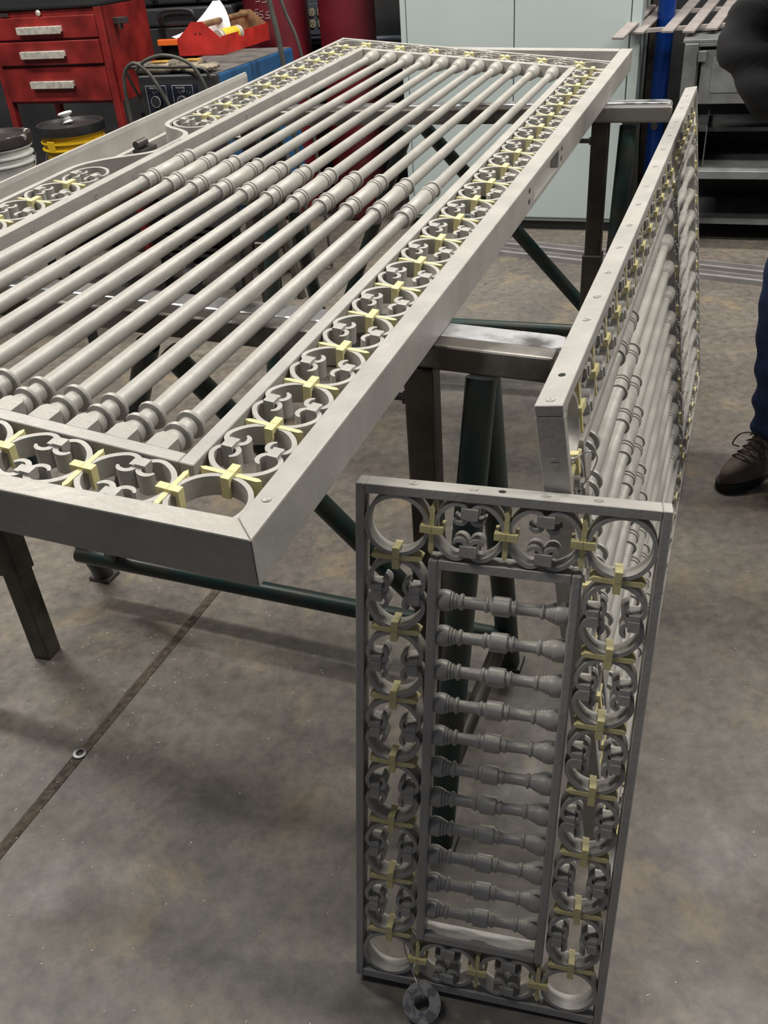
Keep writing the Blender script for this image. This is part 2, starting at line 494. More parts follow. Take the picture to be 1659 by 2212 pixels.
def short_baluster(Ln, n=20):
    q = Ln / 0.185
    def b(y, rb, w=0.006):
        return [(rb * 0.86, y - w / 2), (rb, y - w * 0.2), (rb, y + w * 0.2), (rb * 0.86, y + w / 2)]
    p = [(0.0135, 0), (0.0160, 0.004), (0.0165, 0.012), (0.0150, 0.018)] + b(0.0205, 0.0140, 0.004) + b(0.0255, 0.0120, 0.004)
    p += [(0.0095, 0.029)] + b(0.034, 0.0128, 0.006) + [(0.0090, 0.038), (0.0092, 0.066)] + b(0.071, 0.0122, 0.005) + [(0.0100, 0.075)]
    p += [(0.0105, 0.077), (0.0148, 0.080), (0.0148, 0.103), (0.0105, 0.106)]
    p += b(0.111, 0.0122, 0.005) + [(0.0092, 0.116), (0.0088, 0.145)] + b(0.150, 0.0122, 0.005) + [(0.0098, 0.154)]
    p += [(0.0112, 0.1555), (0.0118, 0.1590), (0.0132, 0.1595), (0.0136, 0.1635), (0.0150, 0.1640), (0.0154, 0.1685), (0.0170, 0.1690), (0.0180, 0.1740), (0.0182, 0.1800), (0.0172, 0.185)]
    return MB().lathe([(r_, y_ * q) for r_, y_ in p], n)

# ------------------------------------------------------------------ gate lying on the sawhorses
gm = basis((-0.2105, 0.9182, 1.032), (0.9112, -0.4004, -0.0968), (0.406, 0.9127, 0.0465), None or (0, 0, 1))
gate = thing('ornamental_gate', 'tall ornamental iron gate lying flat across the sawhorses, grey primer with yellow clips', 'gate', gm)
ga, gb, gpu = 0.4665 * P, 0.4532 * P, 1.0527 * P
GU, GV = 2 * gb + 6 * gpu, 2 * ga + 20 * P
ZR = -0.006
sxv = 0.93
for x, y in ((0, 0), (0, GV), (-GU, 0), (-GU, GV)):
    ring(gate, x, y, 0.93, 0.93, ZR)
for k in range(21):
    clip(gate, 0, ga + k * P, 0, 0.88, ZR)
    if k < 20:
        cell(gate, 0, ga + (k + 0.5) * P, 0, sxv, 1, ZR)
for k in range(8):
    clip(gate, -GU, ga + k * P, 0, 0.88, ZR)
    cell(gate, -GU, ga + (k + 0.5) * P, 0, sxv * (1 if k < 7 else 0.8), 1, ZR)
for k in range(9):
    clip(gate, -GU, GV - ga - k * P, 0, 0.88, ZR)
    cell(gate, -GU, GV - ga - (k + 0.5) * P, 0, sxv, 1, ZR)
for yy in (0, GV):
    for j in range(7):
        clip(gate, -(gb + j * gpu), yy, 90, 0.88, ZR)
        if j < 6:
            cell(gate, -(gb + (j + 0.5) * gpu), yy, 90, sxv, 1.05, ZR)
# inner frame
i0, i1 = 0.435 * P, 0.615 * P
zt, zb = ZR + 0.002, ZR - 0.036
part('inner_bar', MB().box(-i1, -i0, i0, GV - i0, zb, zt), 'paint', gate, bevel=0.0012)
part('inner_bar', MB().box(-GU + i0, -GU + i1, i0, GV - i0, zb, zt), 'paint', gate, bevel=0.0012)
part('inner_bar', MB().box(-GU + i1 + 0.0008, -i1 - 0.0008, i0, i1, zb, zt), 'paint', gate, bevel=0.0012)
part('inner_bar', MB().box(-GU + i1 + 0.0008, -i1 - 0.0008, GV - i1, GV - i0, zb, zt), 'paint', gate, bevel=0.0012)
# outer bars; the left one bends in round the lock recess
o0, o1 = 0.440 * P, 0.520 * P
part('outer_bar', MB().box(o0, o1, -o1, GV + o1, zb, zt), 'paint', gate, bevel=0.0012)
part('outer_bar', MB().box(-GU - o1, o0, -o1, -o0, zb, zt), 'paint', gate, bevel=0.0012)
part('outer_bar', MB().box(-GU - o1, o0, GV + o0, GV + o1 + 0.002, zb, zt + 0.002), 'paint', gate, bevel=0.0012)
ul = -GU - 0.49 * P
lk = [(ul, -o1), (ul, 8.05 * P), (ul + 0.02 * P, 8.3 * P), (ul + 0.12 * P, 8.6 * P), (ul + 0.33 * P, 8.95 * P), (ul + 0.62 * P, 9.3 * P), (ul + 0.86 * P, 9.62 * P), (ul + 0.92 * P, 9.9 * P), (ul + 0.92 * P, 10.5 * P)]
up2 = [(ul + 0.92 * P, 10.5 * P), (ul + 0.90 * P, 10.8 * P), (ul + 0.80 * P, 11.05 * P), (ul + 0.58 * P, 11.2 * P), (ul + 0.34 * P, 11.28 * P), (ul + 0.12 * P, 11.42 * P), (ul + 0.02 * P, 11.65 * P), (ul, 12.0 * P), (ul, GV + o0)]
def smooth2(pts, n=6):
    return [(q.x, q.y) for q in spline([(x, y, 0) for x, y in pts], n)]
part('outer_bar', MB().ribbon([lk[0]] + smooth2(lk[1:], 6), 0.0125, zb - 0.006, zt), 'paint', gate, smooth=40)
part('outer_bar', MB().ribbon(smooth2(up2[:-1], 6) + [up2[-1]], 0.0125, zb - 0.006, zt), 'paint', gate, smooth=40)
# latch rod and barrel in the recess
part('latch_rod', MB().box(ul + 0.40 * P, ul + 0.66 * P, 9.5 * P, 11.2 * P, zb - 0.01, zb + 0.008), 'paint', gate)
lb = MB().tube((ul + 0.45 * P, 9.72 * P, 0.002), (ul + 0.45 * P, 10.06 * P, 0.002), 0.0095, 16)
lb.box(ul + 0.38 * P, ul + 0.62 * P, 9.68 * P, 10.2 * P, zb + 0.010, -0.008)
part('latch_barrel', lb, 'bolt', gate, smooth=40)
# balusters
b0 = i1
BL = GV - 2 * i1
ME_LB = long_baluster(BL, (9.2 * P) - b0).mesh('baluster', M['paint_rough'], 35)
for k in range(11):
    x = -(1.0 * P + k * (GU - 2.0 * P) / 10)
    link('baluster', ME_LB, gate, T(x, b0, -0.021) @ Matrix.Rotation(random.uniform(0, 0.02), 4, 'Y'))
# stamped fixing marks along the inner bar edge
for y in (0.9, 3.2, 5.6, 7.4, 8.6, 10.2, 11.7, 13.2, 15.0, 17.0, 18.8):
    link('screw', ME_SCREW, gate, Matrix.Translation((-GU + i1 + 0.0003, y * P, -0.022)) @ Matrix.Rotation(math.radians(90), 4, 'Y') @ Matrix.Rotation(y, 4, 'Z'))

# ------------------------------------------------------------------ the heavy jamb frame around it
fo = Vector((-0.1486, 0.8066, 1.0386))
fm = basis(fo, (0.9189, -0.3931, -0.0323), (0.3942, 0.9181, 0.0411), (0, 0, 1))
FL, FWD, FD = 2.858, 1.2448, 0.0705
frame = thing('gate_jamb_frame', 'heavy grey painted iron jamb frame surrounding the flat gate on the sawhorses', 'gate frame', fm)
def rail_mesh(u0n, u1n, u0f, u1f, v0, v1, t, d):
    return MB().hexa([(u0n, v0, -d), (u1n, v0, -d), (u1f, v1, -d), (u0f, v1, -d), (u0n, v0, t), (u1n, v0, t), (u1f, v1, t), (u0f, v1, t)])
# right rail, with the strike-plate recess and bolt slots cut into its outer face
def cut_out(o, mb):
    c_ = link('cutter', mb.mesh('cutter', M['slat']), o.parent)
    md = o.modifiers.new('cut', 'BOOLEAN')
    md.operation = 'DIFFERENCE'
    md.solver = 'EXACT'
    md.object = c_
    bpy.context.view_layer.update()
    dg = bpy.context.evaluated_depsgraph_get()
    me = bpy.data.meshes.new_from_object(o.evaluated_get(dg))
    o.modifiers.clear()
    o.data = me
    bpy.data.objects.remove(c_)
rq = [(-0.034, 0.0345), (0, 0.0005), (0.012, FL), (-0.030, FL)]
rail = part('side_rail', MB().hexa([(x, y, -FD) for x, y in rq] + [(x, y, 0) for x, y in rq]), 'paint', frame, bevel=0.0025, seg=2)
SW = Matrix(((0, 0, 1, 0), (1, 0, 0, 0), (0, 1, 0, 0), (0, 0, 0, 1)))
cut = MB().box(-0.012, 0.05, 1.370, 1.632, -0.058, -0.014)
cut_out(rail, cut)
for y in (1.322, 1.667):
    for z0 in (-0.032, -0.056):
        cut_out(rail, MB().prism(rrect(y - 0.010, y + 0.010, z0, z0 + 0.017, 0.0075, 4), -0.016, 0.05, SW))
part('near_rail', MB().hexa([(-FWD, 0, -FD), (0, 0, -FD), (-0.034, 0.034, -FD), (-FWD, 0.020, -FD), (-FWD, 0, 0), (0, 0, 0), (-0.034, 0.034, 0), (-FWD, 0.020, 0)]), 'paint_rough', frame, bevel=0.0025, seg=2)
part('far_rail', MB().box(-0.92, -0.03, FL - 0.035, FL, -FD, 0), 'paint', frame, bevel=0.003)
ch = MB()
# left jamb: an angle section, upright flange plus shelf
ch.prism([(-FWD, -FD), (-FWD + 0.006, -FD), (-FWD + 0.010, -0.012), (-FWD + 0.006, 0), (-FWD, 0)], 0, 2.36, Matrix(((1, 0, 0, 0), (0, 0, 1, 0), (0, 1, 0, 0), (0, 0, 0, 1))))
ch.box(-FWD, -FWD + 0.085, 0.02, 2.36, -FD, -FD + 0.008)
ch.box(-FWD + 0.085, -FWD + 0.100, 0.02, 2.33, -FD, -FD + 0.040)
part('side_channel', ch, 'paint', frame, bevel=0.001)
part('corner_rivet', MB().lathe([(0.006, -0.002), (0.006, 0.001), (0.004, 0.0022), (0.0, 0.0025)], 14, Matrix.Translation((-0.018, 0.075, 0)) @ Matrix.Rotation(math.radians(90), 4, 'X'), cap=False), 'paint', frame, smooth=40)

# ------------------------------------------------------------------ long gate standing on its side
az, le = math.radians(67.33), math.radians(7.6)
bv = Vector((math.cos(az), math.sin(az), 0))
bs = Vector((math.sin(az), -math.cos(az), 0))
bu = Vector((0, 0, -math.cos(le))) + bs * math.sin(le)
bn = bs * math.cos(le) + Vector((0, 0, math.sin(le)))
bo = Vector((0.19, 1.004, 1.050)) + bv * 0.046
bm = basis(bo, bv, -bu, bn)
# local X = along, local Y = up the leaning face, local Z = ?  (right handed: X x Y)
zdir = bv.cross(-bu)
gate2 = thing('ornamental_gate', 'long ornamental gate standing on its side, leaning against the sawhorse ends', 'gate', bm)
# zdir points to the right-hand face (away from the sawhorses) when aligned with bn
BLn, BWd, BDp = 2.367, 1.0593, 0.038
sgn = 1.0 if zdir.dot(bn) > 0 else -1.0
e0 = 0.066
nv = 18
q = (BLn - 2 * e0) / nv
nuu = 8
qu = (BWd - 2 * e0) / nuu
ob = 0.016
part('top_rail', MB().box(0, BLn, -ob, 0, 0, sgn * BDp), 'paint', gate2, bevel=0.001)
part('bottom_rail', MB().box(0, BLn, -BWd, -BWd + ob, 0, sgn * BDp), 'paint', gate2, bevel=0.001)
part('end_post', MB().box(0, ob, -BWd + ob + 0.0006, -ob - 0.0006, 0, sgn * BDp), 'paint', gate2, bevel=0.001)
part('end_post', MB().box(BLn - ob, BLn, -BWd + ob + 0.0006, -ob - 0.0006, 0, sgn * BDp), 'paint', gate2, bevel=0.001)
z2 = BDp - 0.004 if sgn > 0 else -0.004
mid = e0 + 12 * q
sb = 0.046 / (0.462 * P)
rows = (-e0, -BWd + e0)
for yy in rows:
    for k in range(nv + 1):
        x = e0 + k * q
        if k in (0, 12, nv):
            ring(gate2, x, yy, sb, sb * 1.05, z2)
        else:
            cell(gate2, x, yy, 90, sb, q / P, z2)
        if k < nv:
            clip(gate2, x + q / 2, yy, 90, 0.86, z2)
for xx in (e0, mid, BLn - e0):
    for k in range(nuu):
        clip(gate2, xx, -e0 - (k + 0.5) * qu, 0, 0.86, z2)
        if k:
            cell(gate2, xx, -e0 - k * qu, 0, sb, qu / P, z2)
f0, f1 = 0.050, 0.064
def inner_rect(xa, xb):
    ya, yb = -e0 - f0, -BWd + e0 + f0
    za, zb_ = (0.002, BDp - 0.002)
    t = f1 - f0
    part('inner_bar', MB().box(xa, xb, ya - t, ya, za, zb_), 'paint', gate2, bevel=0.001)
    part('inner_bar', MB().box(xa, xb, yb, yb + t, za, zb_), 'paint', gate2, bevel=0.001)
    part('inner_bar', MB().box(xa, xa + t, yb + t, ya - t, za, zb_), 'paint', gate2, bevel=0.001)
    part('inner_bar', MB().box(xb - t, xb, yb + t, ya - t, za, zb_), 'paint', gate2, bevel=0.001)
    return xa + t, xb - t, yb + t, ya - t
xa, xb, ya, yb = inner_rect(e0 + f0, mid - f0)
ME_B2 = long_baluster(xb - xa, 0.62 - xa + 0.02).mesh('baluster', M['paint_rough'], 35)
for k in range(11):
    yy = yb - 0.040 - k * (yb - ya - 0.080) / 10
    link('baluster', ME_B2, gate2, Matrix.Translation((xa, yy, sgn * BDp * 0.5)) @ Matrix.Rotation(math.radians(-90), 4, 'Z'))
xa, xb, ya, yb = inner_rect(mid + f0, BLn - e0 - f0)
ME_B3 = short_baluster(xb - xa).mesh('short_baluster', M['paint_rough'], 35)
for k in range(11):
    yy = yb - 0.040 - k * (yb - ya - 0.080) / 10
    link('short_baluster', ME_B3, gate2, Matrix.Translation((xa, yy, sgn * BDp * 0.5)) @ Matrix.Rotation(math.radians(-90), 4, 'Z'))
for k, x in enumerate((0.018, 0.30, 0.40, 0.52, 0.66, 0.80, 0.95, 1.10, 1.28, 1.46, 1.62, 1.8, 2.0, 2.2, 2.33)):
    link('screw', ME_SCREW, gate2, Matrix.Translation((x, 0.0004, sgn * BDp * 0.5)) @ Matrix.Rotation(math.radians(-90), 4, 'X') @ Matrix.Rotation(0.9 * k, 4, 'Z') @ Matrix.Diagonal((1.0, 1.0, 1, 1)))
link('bolt_hole', ME_HOLE, gate2, Matrix.Translation((0.095, 0.0002, sgn * BDp * 0.5)) @ Matrix.Rotation(math.radians(-90), 4, 'X'))
link('screw', ME_SCREW, gate2, Matrix.Translation((-0.0004, -0.085, sgn * BDp * 0.5)) @ Matrix.Rotation(math.radians(-90), 4, 'Y'))
tw = MB().path(spline([(0.02, -0.10, 0.03), (0.03, -0.085, 0.06), (0.045, -0.105, 0.068), (0.04, -0.14, 0.05), (0.02, -0.16, 0.02)], 6), 0.0011, 6)
part('tie_wire', tw, 'wire', gate2, smooth=60)

# ------------------------------------------------------------------ small upright panel in the foreground
dn = Vector((-0.2648, -0.9397, 0.2163))
do = Vector((0.0165, 1.0464, 0.8778)) + dn * 0.008
dm = basis(do, (0.9605, -0.2769, -0.0269), (0.0852, 0.2007, 0.9759), (0, 0, 1))
panel = thing('ornamental_grille', 'small rectangular scrollwork panel standing upright in the foreground, short horizontal balusters', 'grille', dm)
da, db, dpu = 0.4157 * P, 0.4235 * P, 0.8723 * P
DU, DV = 2 * db + 2 * dpu, 2 * da + 6 * P
DZ = -0.006
rx = 0.372 / 0.462
for x, y in ((0, 0), (DU, 0), (0, -DV), (DU, -DV)):
    ring(panel, x, y, rx, rx, DZ)
for x in (0, DU):
    for k in range(7):
        clip(panel, x, -(da + k * P), 0, 0.76, DZ)
        if k < 6:
            cell(panel, x, -(da + (k + 0.5) * P), 0, rx, 0.95, DZ)
for y in (0, -DV):
    for k in range(3):
        clip(panel, db + k * dpu, y, 90, 0.76, DZ)
        if k < 2:
            cell(panel, db + (k + 0.5) * dpu, y, 90, rx, 0.84, DZ)
m0, m1, mb0, mb1 = 0.395 * P, 0.500 * P, 0.40 * P, 0.535 * P
zf, zk = DZ + 0.001, DZ - 0.033
part('outer_bar', MB().box(-m1, -m0, -DV - mb1, m1, zk, zf), 'paint', panel, bevel=0.001)
part('outer_bar', MB().box(DU + m0, DU + m1, -DV - mb1, m1, zk, zf), 'paint', panel, bevel=0.001)
part('outer_bar', MB().box(-m0 + 0.0005, DU + m0 - 0.0005, m0 - 0.002, m1, zk, zf), 'paint', panel, bevel=0.001)
part('outer_bar', MB().box(-m0 + 0.0005, DU + m0 - 0.0005, -DV - mb1, -DV - mb0, zk, zf), 'paint', panel, bevel=0.001)
n0, n1 = 0.392 * P, 0.515 * P
part('inner_bar', MB().box(n0, n1, -DV + n0, -n0, zk, zf), 'paint', panel, bevel=0.003, seg=2)
part('inner_bar', MB().box(DU - n1, DU - n0, -DV + n0, -n0, zk, zf), 'paint', panel, bevel=0.003, seg=2)
part('inner_bar', MB().box(n1, DU - n1, -n1, -n0, zk, zf - 0.0004), 'paint', panel, bevel=0.001)
part('inner_bar', MB().box(n1, DU - n1, -DV + n0, -DV + n1, zk, zf - 0.0004), 'paint', panel, bevel=0.001)
ME_SB = short_baluster(DU - 2 * n1).mesh('short_baluster', M['paint_rough'], 35)
for k in range(11):
    y = -(0.98 * P + k * (DV - 1.86 * P) / 10)
    link('short_baluster', ME_SB, panel, Matrix.Translation((n1, y, DZ - 0.017)) @ Matrix.Rotation(math.radians(-90), 4, 'Z'))
for k, x in enumerate((0.02, 0.105, 0.205, 0.275)):
    link('screw', ME_SCREW, panel, Matrix.Translation((x, m1 + 0.0004, DZ - 0.016)) @ Matrix.Rotation(math.radians(-90), 4, 'X') @ Matrix.Rotation(1.1 + 0.7 * k, 4, 'Z'))
link('bolt_hole', ME_HOLE, panel, Matrix.Translation((0.145, m1 + 0.0002, DZ - 0.016)) @ Matrix.Rotation(math.radians(-90), 4, 'X'))

# wired washer hanging from the panel onto the floor
wt = thing('washer_tag', 'thick grey painted washer wired to the bottom corner of the small panel', 'washer', Matrix.Translation((-0.003, 0.818, 0.0235)))
wm = Matrix.Rotation(math.radians(36), 4, 'X') @ Matrix.Rotation(math.radians(-6), 4, 'Y')
wo, wi = arc(0, 0, 0.0335, 0, 360, 40)[:-1], arc(0, 0, 0.0130, 0, 360, 40)[:-1]
wmsh = MB()
nn = 40
wv = [Vector((x, y, z)) for z in (-0.004, 0.004) for (x, y) in wo] + [Vector((x, y, z)) for z in (-0.004, 0.004) for (x, y) in wi]
wf = []
for i in range(nn):
    k = (i + 1) % nn
    wf += [(i, k, nn + k, nn + i), (2 * nn + k, 2 * nn + i, 3 * nn + i, 3 * nn + k), (nn + i, nn + k, 3 * nn + k, 3 * nn + i), (k, i, 2 * nn + i, 2 * nn + k)]
wmsh.add([wm @ q for q in wv], wf)
part('washer_disc', wmsh, 'washer', wt, smooth=40, bevel=0.0008)
wp = spline([(0.004, 0.002, 0.010), (-0.004, 0.018, 0.026), (-0.010, 0.034, 0.030), (-0.020, 0.060, 0.046), (-0.026, 0.088, 0.082), (-0.022, 0.100, 0.102), (-0.006, 0.088, 0.086), (0.010, 0.078, 0.066), (0.026, 0.078, 0.068), (0.034, 0.094, 0.084)], 7)
part('tie_wire', MB().path(wp, 0.0011, 6), 'wire', wt, smooth=60)

# loose flat washer lying over the floor joint
fw = MB()
wo, wi = arc(0, 0, 0.016, 0, 360, 32)[:-1], arc(0, 0, 0.0092, 0, 360, 32)[:-1]
nn = 32
fw.add([(x, y, z) for z in (0, 0.003) for (x, y) in wo] + [(x, y, z) for z in (0, 0.003) for (x, y) in wi],
       sum([[(i, (i + 1) % nn, nn + (i + 1) % nn, nn + i), (2 * nn + (i + 1) % nn, 2 * nn + i, 3 * nn + i, 3 * nn + (i + 1) % nn), (nn + i, nn + (i + 1) % nn, 3 * nn + (i + 1) % nn, 3 * nn + i), ((i + 1) % nn, i, 2 * nn + i, 2 * nn + (i + 1) % nn)] for i in range(nn)], []))
tag(part('flat_washer', fw, 'mill', None, Matrix.Translation((-0.763, 1.475, 0.0005)), smooth=40), 'small loose steel washer lying on the floor joint', 'washer')

# ------------------------------------------------------------------ sawhorses
def F(a, b, w=0.0):
    return fm @ Vector((a, b, -w))
def box_between(p0, p1, wx, wz, up=(0, 0, 1)):
    p0, p1 = Vector(p0), Vector(p1)
    d = (p1 - p0)
    L_ = d.length
    x = d.normalized()
    y = Vector(up).cross(x).normalized()
    z = x.cross(y)
    mt = Matrix(((x.x, y.x, z.x, p0.x), (x.y, y.y, z.y, p0.y), (x.z, y.z, z.z, p0.z), (0, 0, 0, 1)))
    return MB().box(0, L_, -wx / 2, wx / 2, -wz / 2, wz / 2, mt)
def bolt_at(p, d, rr_=0.011, ln=0.03):
    p, d = Vector(p), Vector(d).normalized()
    b = MB().tube(p, p + d * 0.010, rr_, 6)
    b.tube(p + d * 0.010, p + d * ln, rr_ * 0.55, 10)
    return b
def sawhorse(label, tube_a, tube_b, bar_a, bar_b, posts, feet, stretch, braces, links):
    e = thing('sawhorse', label, 'sawhorse', Matrix.Translation((0, 0, 0)), 'steel sawhorses under the gate')
    part('beam', box_between(tube_a, tube_b, 0.046, 0.046), 'beamsteel', e, bevel=0.006, seg=3)
    pb = MB()
    L_ = (Vector(bar_b) - Vector(bar_a)).length
    x = (Vector(bar_b) - Vector(bar_a)).normalized()
    y = Vector((0, 0, 1)).cross(x).normalized()
    z = x.cross(y)
    mt = Matrix(((x.x, y.x, z.x, bar_a[0]), (x.y, y.y, z.y, bar_a[1]), (x.z, y.z, z.z, bar_a[2]), (0, 0, 0, 1)))
    pb.prism([(0, -0.030), (L_ - 0.022, -0.030), (L_ - 0.006, -0.024), (L_, -0.010), (L_, 0.010), (L_ - 0.006, 0.024), (L_ - 0.022, 0.030), (0, 0.030)], -0.011, 0.011, mt)
    part('top_bar', pb, 'mill', e, bevel=0.005, seg=2)
    for (pt, zlow) in posts:
        pt = Vector(pt)
        p = part('post', box_between(pt, (pt.x, pt.y, zlow), 0.053, 0.053, (WD.x, WD.y, 0)), 'tube', e, bevel=0.005, seg=2)
        part('bolt', bolt_at(pt + WD * -0.022 + WN * -0.012 + Vector((0, 0, -0.06)), -WD, 0.013, 0.04), 'bolt', p)
        part('post_sleeve', box_between((pt.x, pt.y, pt.z - 0.42), (pt.x, pt.y, zlow + 0.28), 0.064, 0.064, (WD.x, WD.y, 0)), 'tube', p, bevel=0.004)
    for (ap, ft) in feet:
        ap, ft = Vector(ap), Vector(ft)
        l_ = part('leg', MB().tube(ap, ft + Vector((0, 0, 0.012)), 0.0275, 18), 'green', e, smooth=50)
        part('foot_pad', MB().box(-0.035, 0.035, -0.03, 0.03, 0.0, 0.012, Matrix.Translation(ft) @ Matrix.Rotation(-0.4, 4, 'Z')), 'bolt', l_, bevel=0.002)
    for (p0, p1) in stretch:
        part('stretcher', MB().tube(p0, p1, 0.0240, 18), 'green', e, smooth=50)
    for (p0, p1) in braces:
        part('brace', MB().tube(p0, p1, 0.0235, 16), 'green', e, smooth=50)
    for (p0, p1) in links:
        part('cross_link', MB().tube(p0, p1, 0.0190, 14), 'tube', e, smooth=50)
    return e
hb = FD + 0.0235
sawhorse('near steel sawhorse with dark posts and green pipe legs under the gate',
         F(-1.25, 0.655, hb), F(0.205, 0.663, hb), F(-1.25, 0.712, FD + 0.0115), F(0.215, 0.708, FD + 0.0115),
         [((0.085, 1.425, 0.950), 0.0), ((-0.94, 1.845, 0.985), 0.0)],
         [((0.185, 1.395, 0.93), (0.06, 1.15, 0)), ((0.195, 1.43, 0.93), (0.285, 1.66, 0)), ((-0.985, 1.90, 0.95), (-1.09, 1.66, 0)), ((-0.975, 1.94, 0.95), (-0.855, 2.17, 0))],
         [((-0.88, 2.10, 0.14), (0.272, 1.60, 0.14))],
         [((-0.39, 1.62, 0.93), (0.10, 1.675, 0.17)), ((-0.43, 1.64, 0.94), (-0.76, 2.03, 0.18))],
         [((0.272, 1.625, 0.15), (0.079, 1.19, 0.15))])
sawhorse('far steel sawhorse with a dark post beside the pale cabinet',
         F(-1.30, 2.10, hb), F(0.205, 2.375, hb), F(-1.30, 2.162, FD + 0.0115), F(0.20, 2.435, FD + 0.0115),
         [((0.775, 2.968, 1.022), 0.0), ((-0.36, 3.34, 1.045), 0.0)],
         [((0.86, 2.96, 1.0), (0.75, 2.70, 0)), ((0.875, 2.99, 1.0), (0.99, 3.24, 0)), ((-0.29, 3.31, 1.0), (-0.39, 3.07, 0)), ((-0.28, 3.34, 1.0), (-0.17, 3.58, 0))],
         [((-0.19, 3.52, 0.24), (0.965, 3.10, 0.24))],
         [((0.24, 3.17, 1.0), (0.86, 3.14, 0.27)), ((0.18, 3.18, 1.0), (-0.10, 3.48, 0.26))],
         [])

# ------------------------------------------------------------------ pale cabinet and its neighbours
cab = thing('metal_cabinet', 'tall pale blue-green two-door metal cabinet against the back wall', 'cabinet', wallM(0, 0))
part('carcass', MB().box(-0.030, 1.245, 0.018, 0.55, 0.05, 1.95), 'cabinet', cab, bevel=0.002)
part('plinth', MB().box(-0.02, 1.235, 0.03, 0.54, 0.0, 0.05), 'blackmetal', cab)
for x0, x1, hx in ((0.004, 0.592, 0.55), (0.598, 1.190, 0.64)):
    d = part('door', MB().box(x0, x1, 0.0, 0.018, 0.075, 1.93), 'cabinet', cab, bevel=0.002)
    part('door_handle', MB().tube((hx, -0.02, 1.30), (hx, -0.02, 1.42), 0.007, 10).box(hx - 0.01, hx + 0.01, -0.02, 0.0, 1.305, 1.32).box(hx - 0.01, hx + 0.01, -0.02, 0.0, 1.40, 1.415), 'handle', d, smooth=40)
part('side_trim', MB().box(1.196, 1.245, 0.0, 0.018, 0.05, 1.95), 'cabinet', cab)
part('side_trim', MB().box(-0.030, 0.0, 0.0, 0.018, 0.05, 1.95), 'cabinet', cab)

def cylinder(s, rad, h, label):
    e = thing('gas_cylinder', label, 'gas cylinder', wallM(s, 0.25), 'maroon gas cylinders')
    b = MB().lathe([(rad * 0.9, 0), (rad, 0.02), (rad, h - 0.14), (rad * 0.93, h - 0.07), (rad * 0.7, h - 0.02), (rad * 0.30, h), (0.030, h + 0.01)], 36, Matrix.Rotation(math.radians(90), 4, 'X'))
    part('cylinder_body', b, 'maroon', e, smooth=40)
    part('valve_cap', MB().lathe([(0.032, h), (0.036, h + 0.03), (0.036, h + 0.10), (0.02, h + 0.13), (0.004, h + 0.135)], 18, Matrix.Rotation(math.radians(90), 4, 'X')), 'bolt', e, smooth=40)
    return e
c1 = cylinder(-0.872, 0.190, 1.50, 'maroon gas cylinder behind the red tool tote')
c2 = cylinder(-0.430, 0.163, 1.50, 'maroon gas cylinder between the outlet panel and the pale cabinet')
def text_mesh(body, size, mt, parent, mtx, name='lettering'):
    cu = bpy.data.curves.new('t', 'FONT')
    cu.body = body
    cu.size = size
    cu.extrude = 0.0003
    to = bpy.data.objects.new('t', cu)
    COL.objects.link(to)
    bpy.context.view_layer.update()
    me = bpy.data.meshes.new_from_object(to.evaluated_get(bpy.context.evaluated_depsgraph_get()))
    bpy.data.objects.remove(to)
    me.materials.clear()
    me.materials.append(M[mt])
    return link(name, me, parent, mtx)
XZ = Matrix.Rotation(math.radians(90), 4, 'X')
ck = MB()
for i, (x, z) in enumerate(((-0.05, 1.27), (-0.02, 1.25), (0.02, 1.245), (-0.04, 1.18), (-0.01, 1.17), (0.03, 1.165))):
    k = 0.016
    y = lambda xx: -math.sqrt(0.1915 ** 2 - xx * xx)
    ck.path([(x + dx, y(x + dx), z + dz) for dx, dz in ((k, k), (-k * 0.4, k * 0.9), (-k * 0.7, 0), (k * 0.5, -k * 0.1), (k * 0.6, -k), (-k, -k))], 0.0016, 4)
part('chalk_marking', ck, 'chalk', c1)

op = thing('outlet_panel', 'blue-grey steel panel of duplex power outlets between the maroon cylinders', 'outlet panel', wallM(-0.78, 0.56))
part('panel_box', MB().box(-0.16, 0.16, 0, 0.19, 0.98, 1.30), 'steelgrey', op, bevel=0.004)
part('face_plate', MB().box(-0.145, 0.145, -0.004, 0, 1.005, 1.175), 'steelgrey', op, bevel=0.002)
for x in (-0.10, -0.047, 0.006, 0.060, 0.112):
    for z in (1.128, 1.065):
        oq = part('outlet', MB().prism(rrect(-0.0165, 0.0165, -0.0215, 0.0215, 0.013, 4), 0, 0.005, Matrix.Translation((x, -0.004, z)) @ XZ), 'ivory', op)
        part('outlet_slot', MB().box(-0.0085, -0.0055, -0.0102, -0.0088, 0.0, 0.011, Matrix.Translation((x, 0, z))).box(0.0055, 0.0085, -0.0102, -0.0088, 0.0, 0.009, Matrix.Translation((x, 0, z))).box(-0.003, 0.003, -0.0102, -0.0088, -0.013, -0.007, Matrix.Translation((x, 0, z))), 'gap_shade', oq)  # dark strips laid on the face, painting the shade inside the slots
part('conduit', MB().tube((-0.6, 0.12, 0.955), (0.7, 0.12, 0.955), 0.018, 14), 'steelgrey', op, smooth=50)

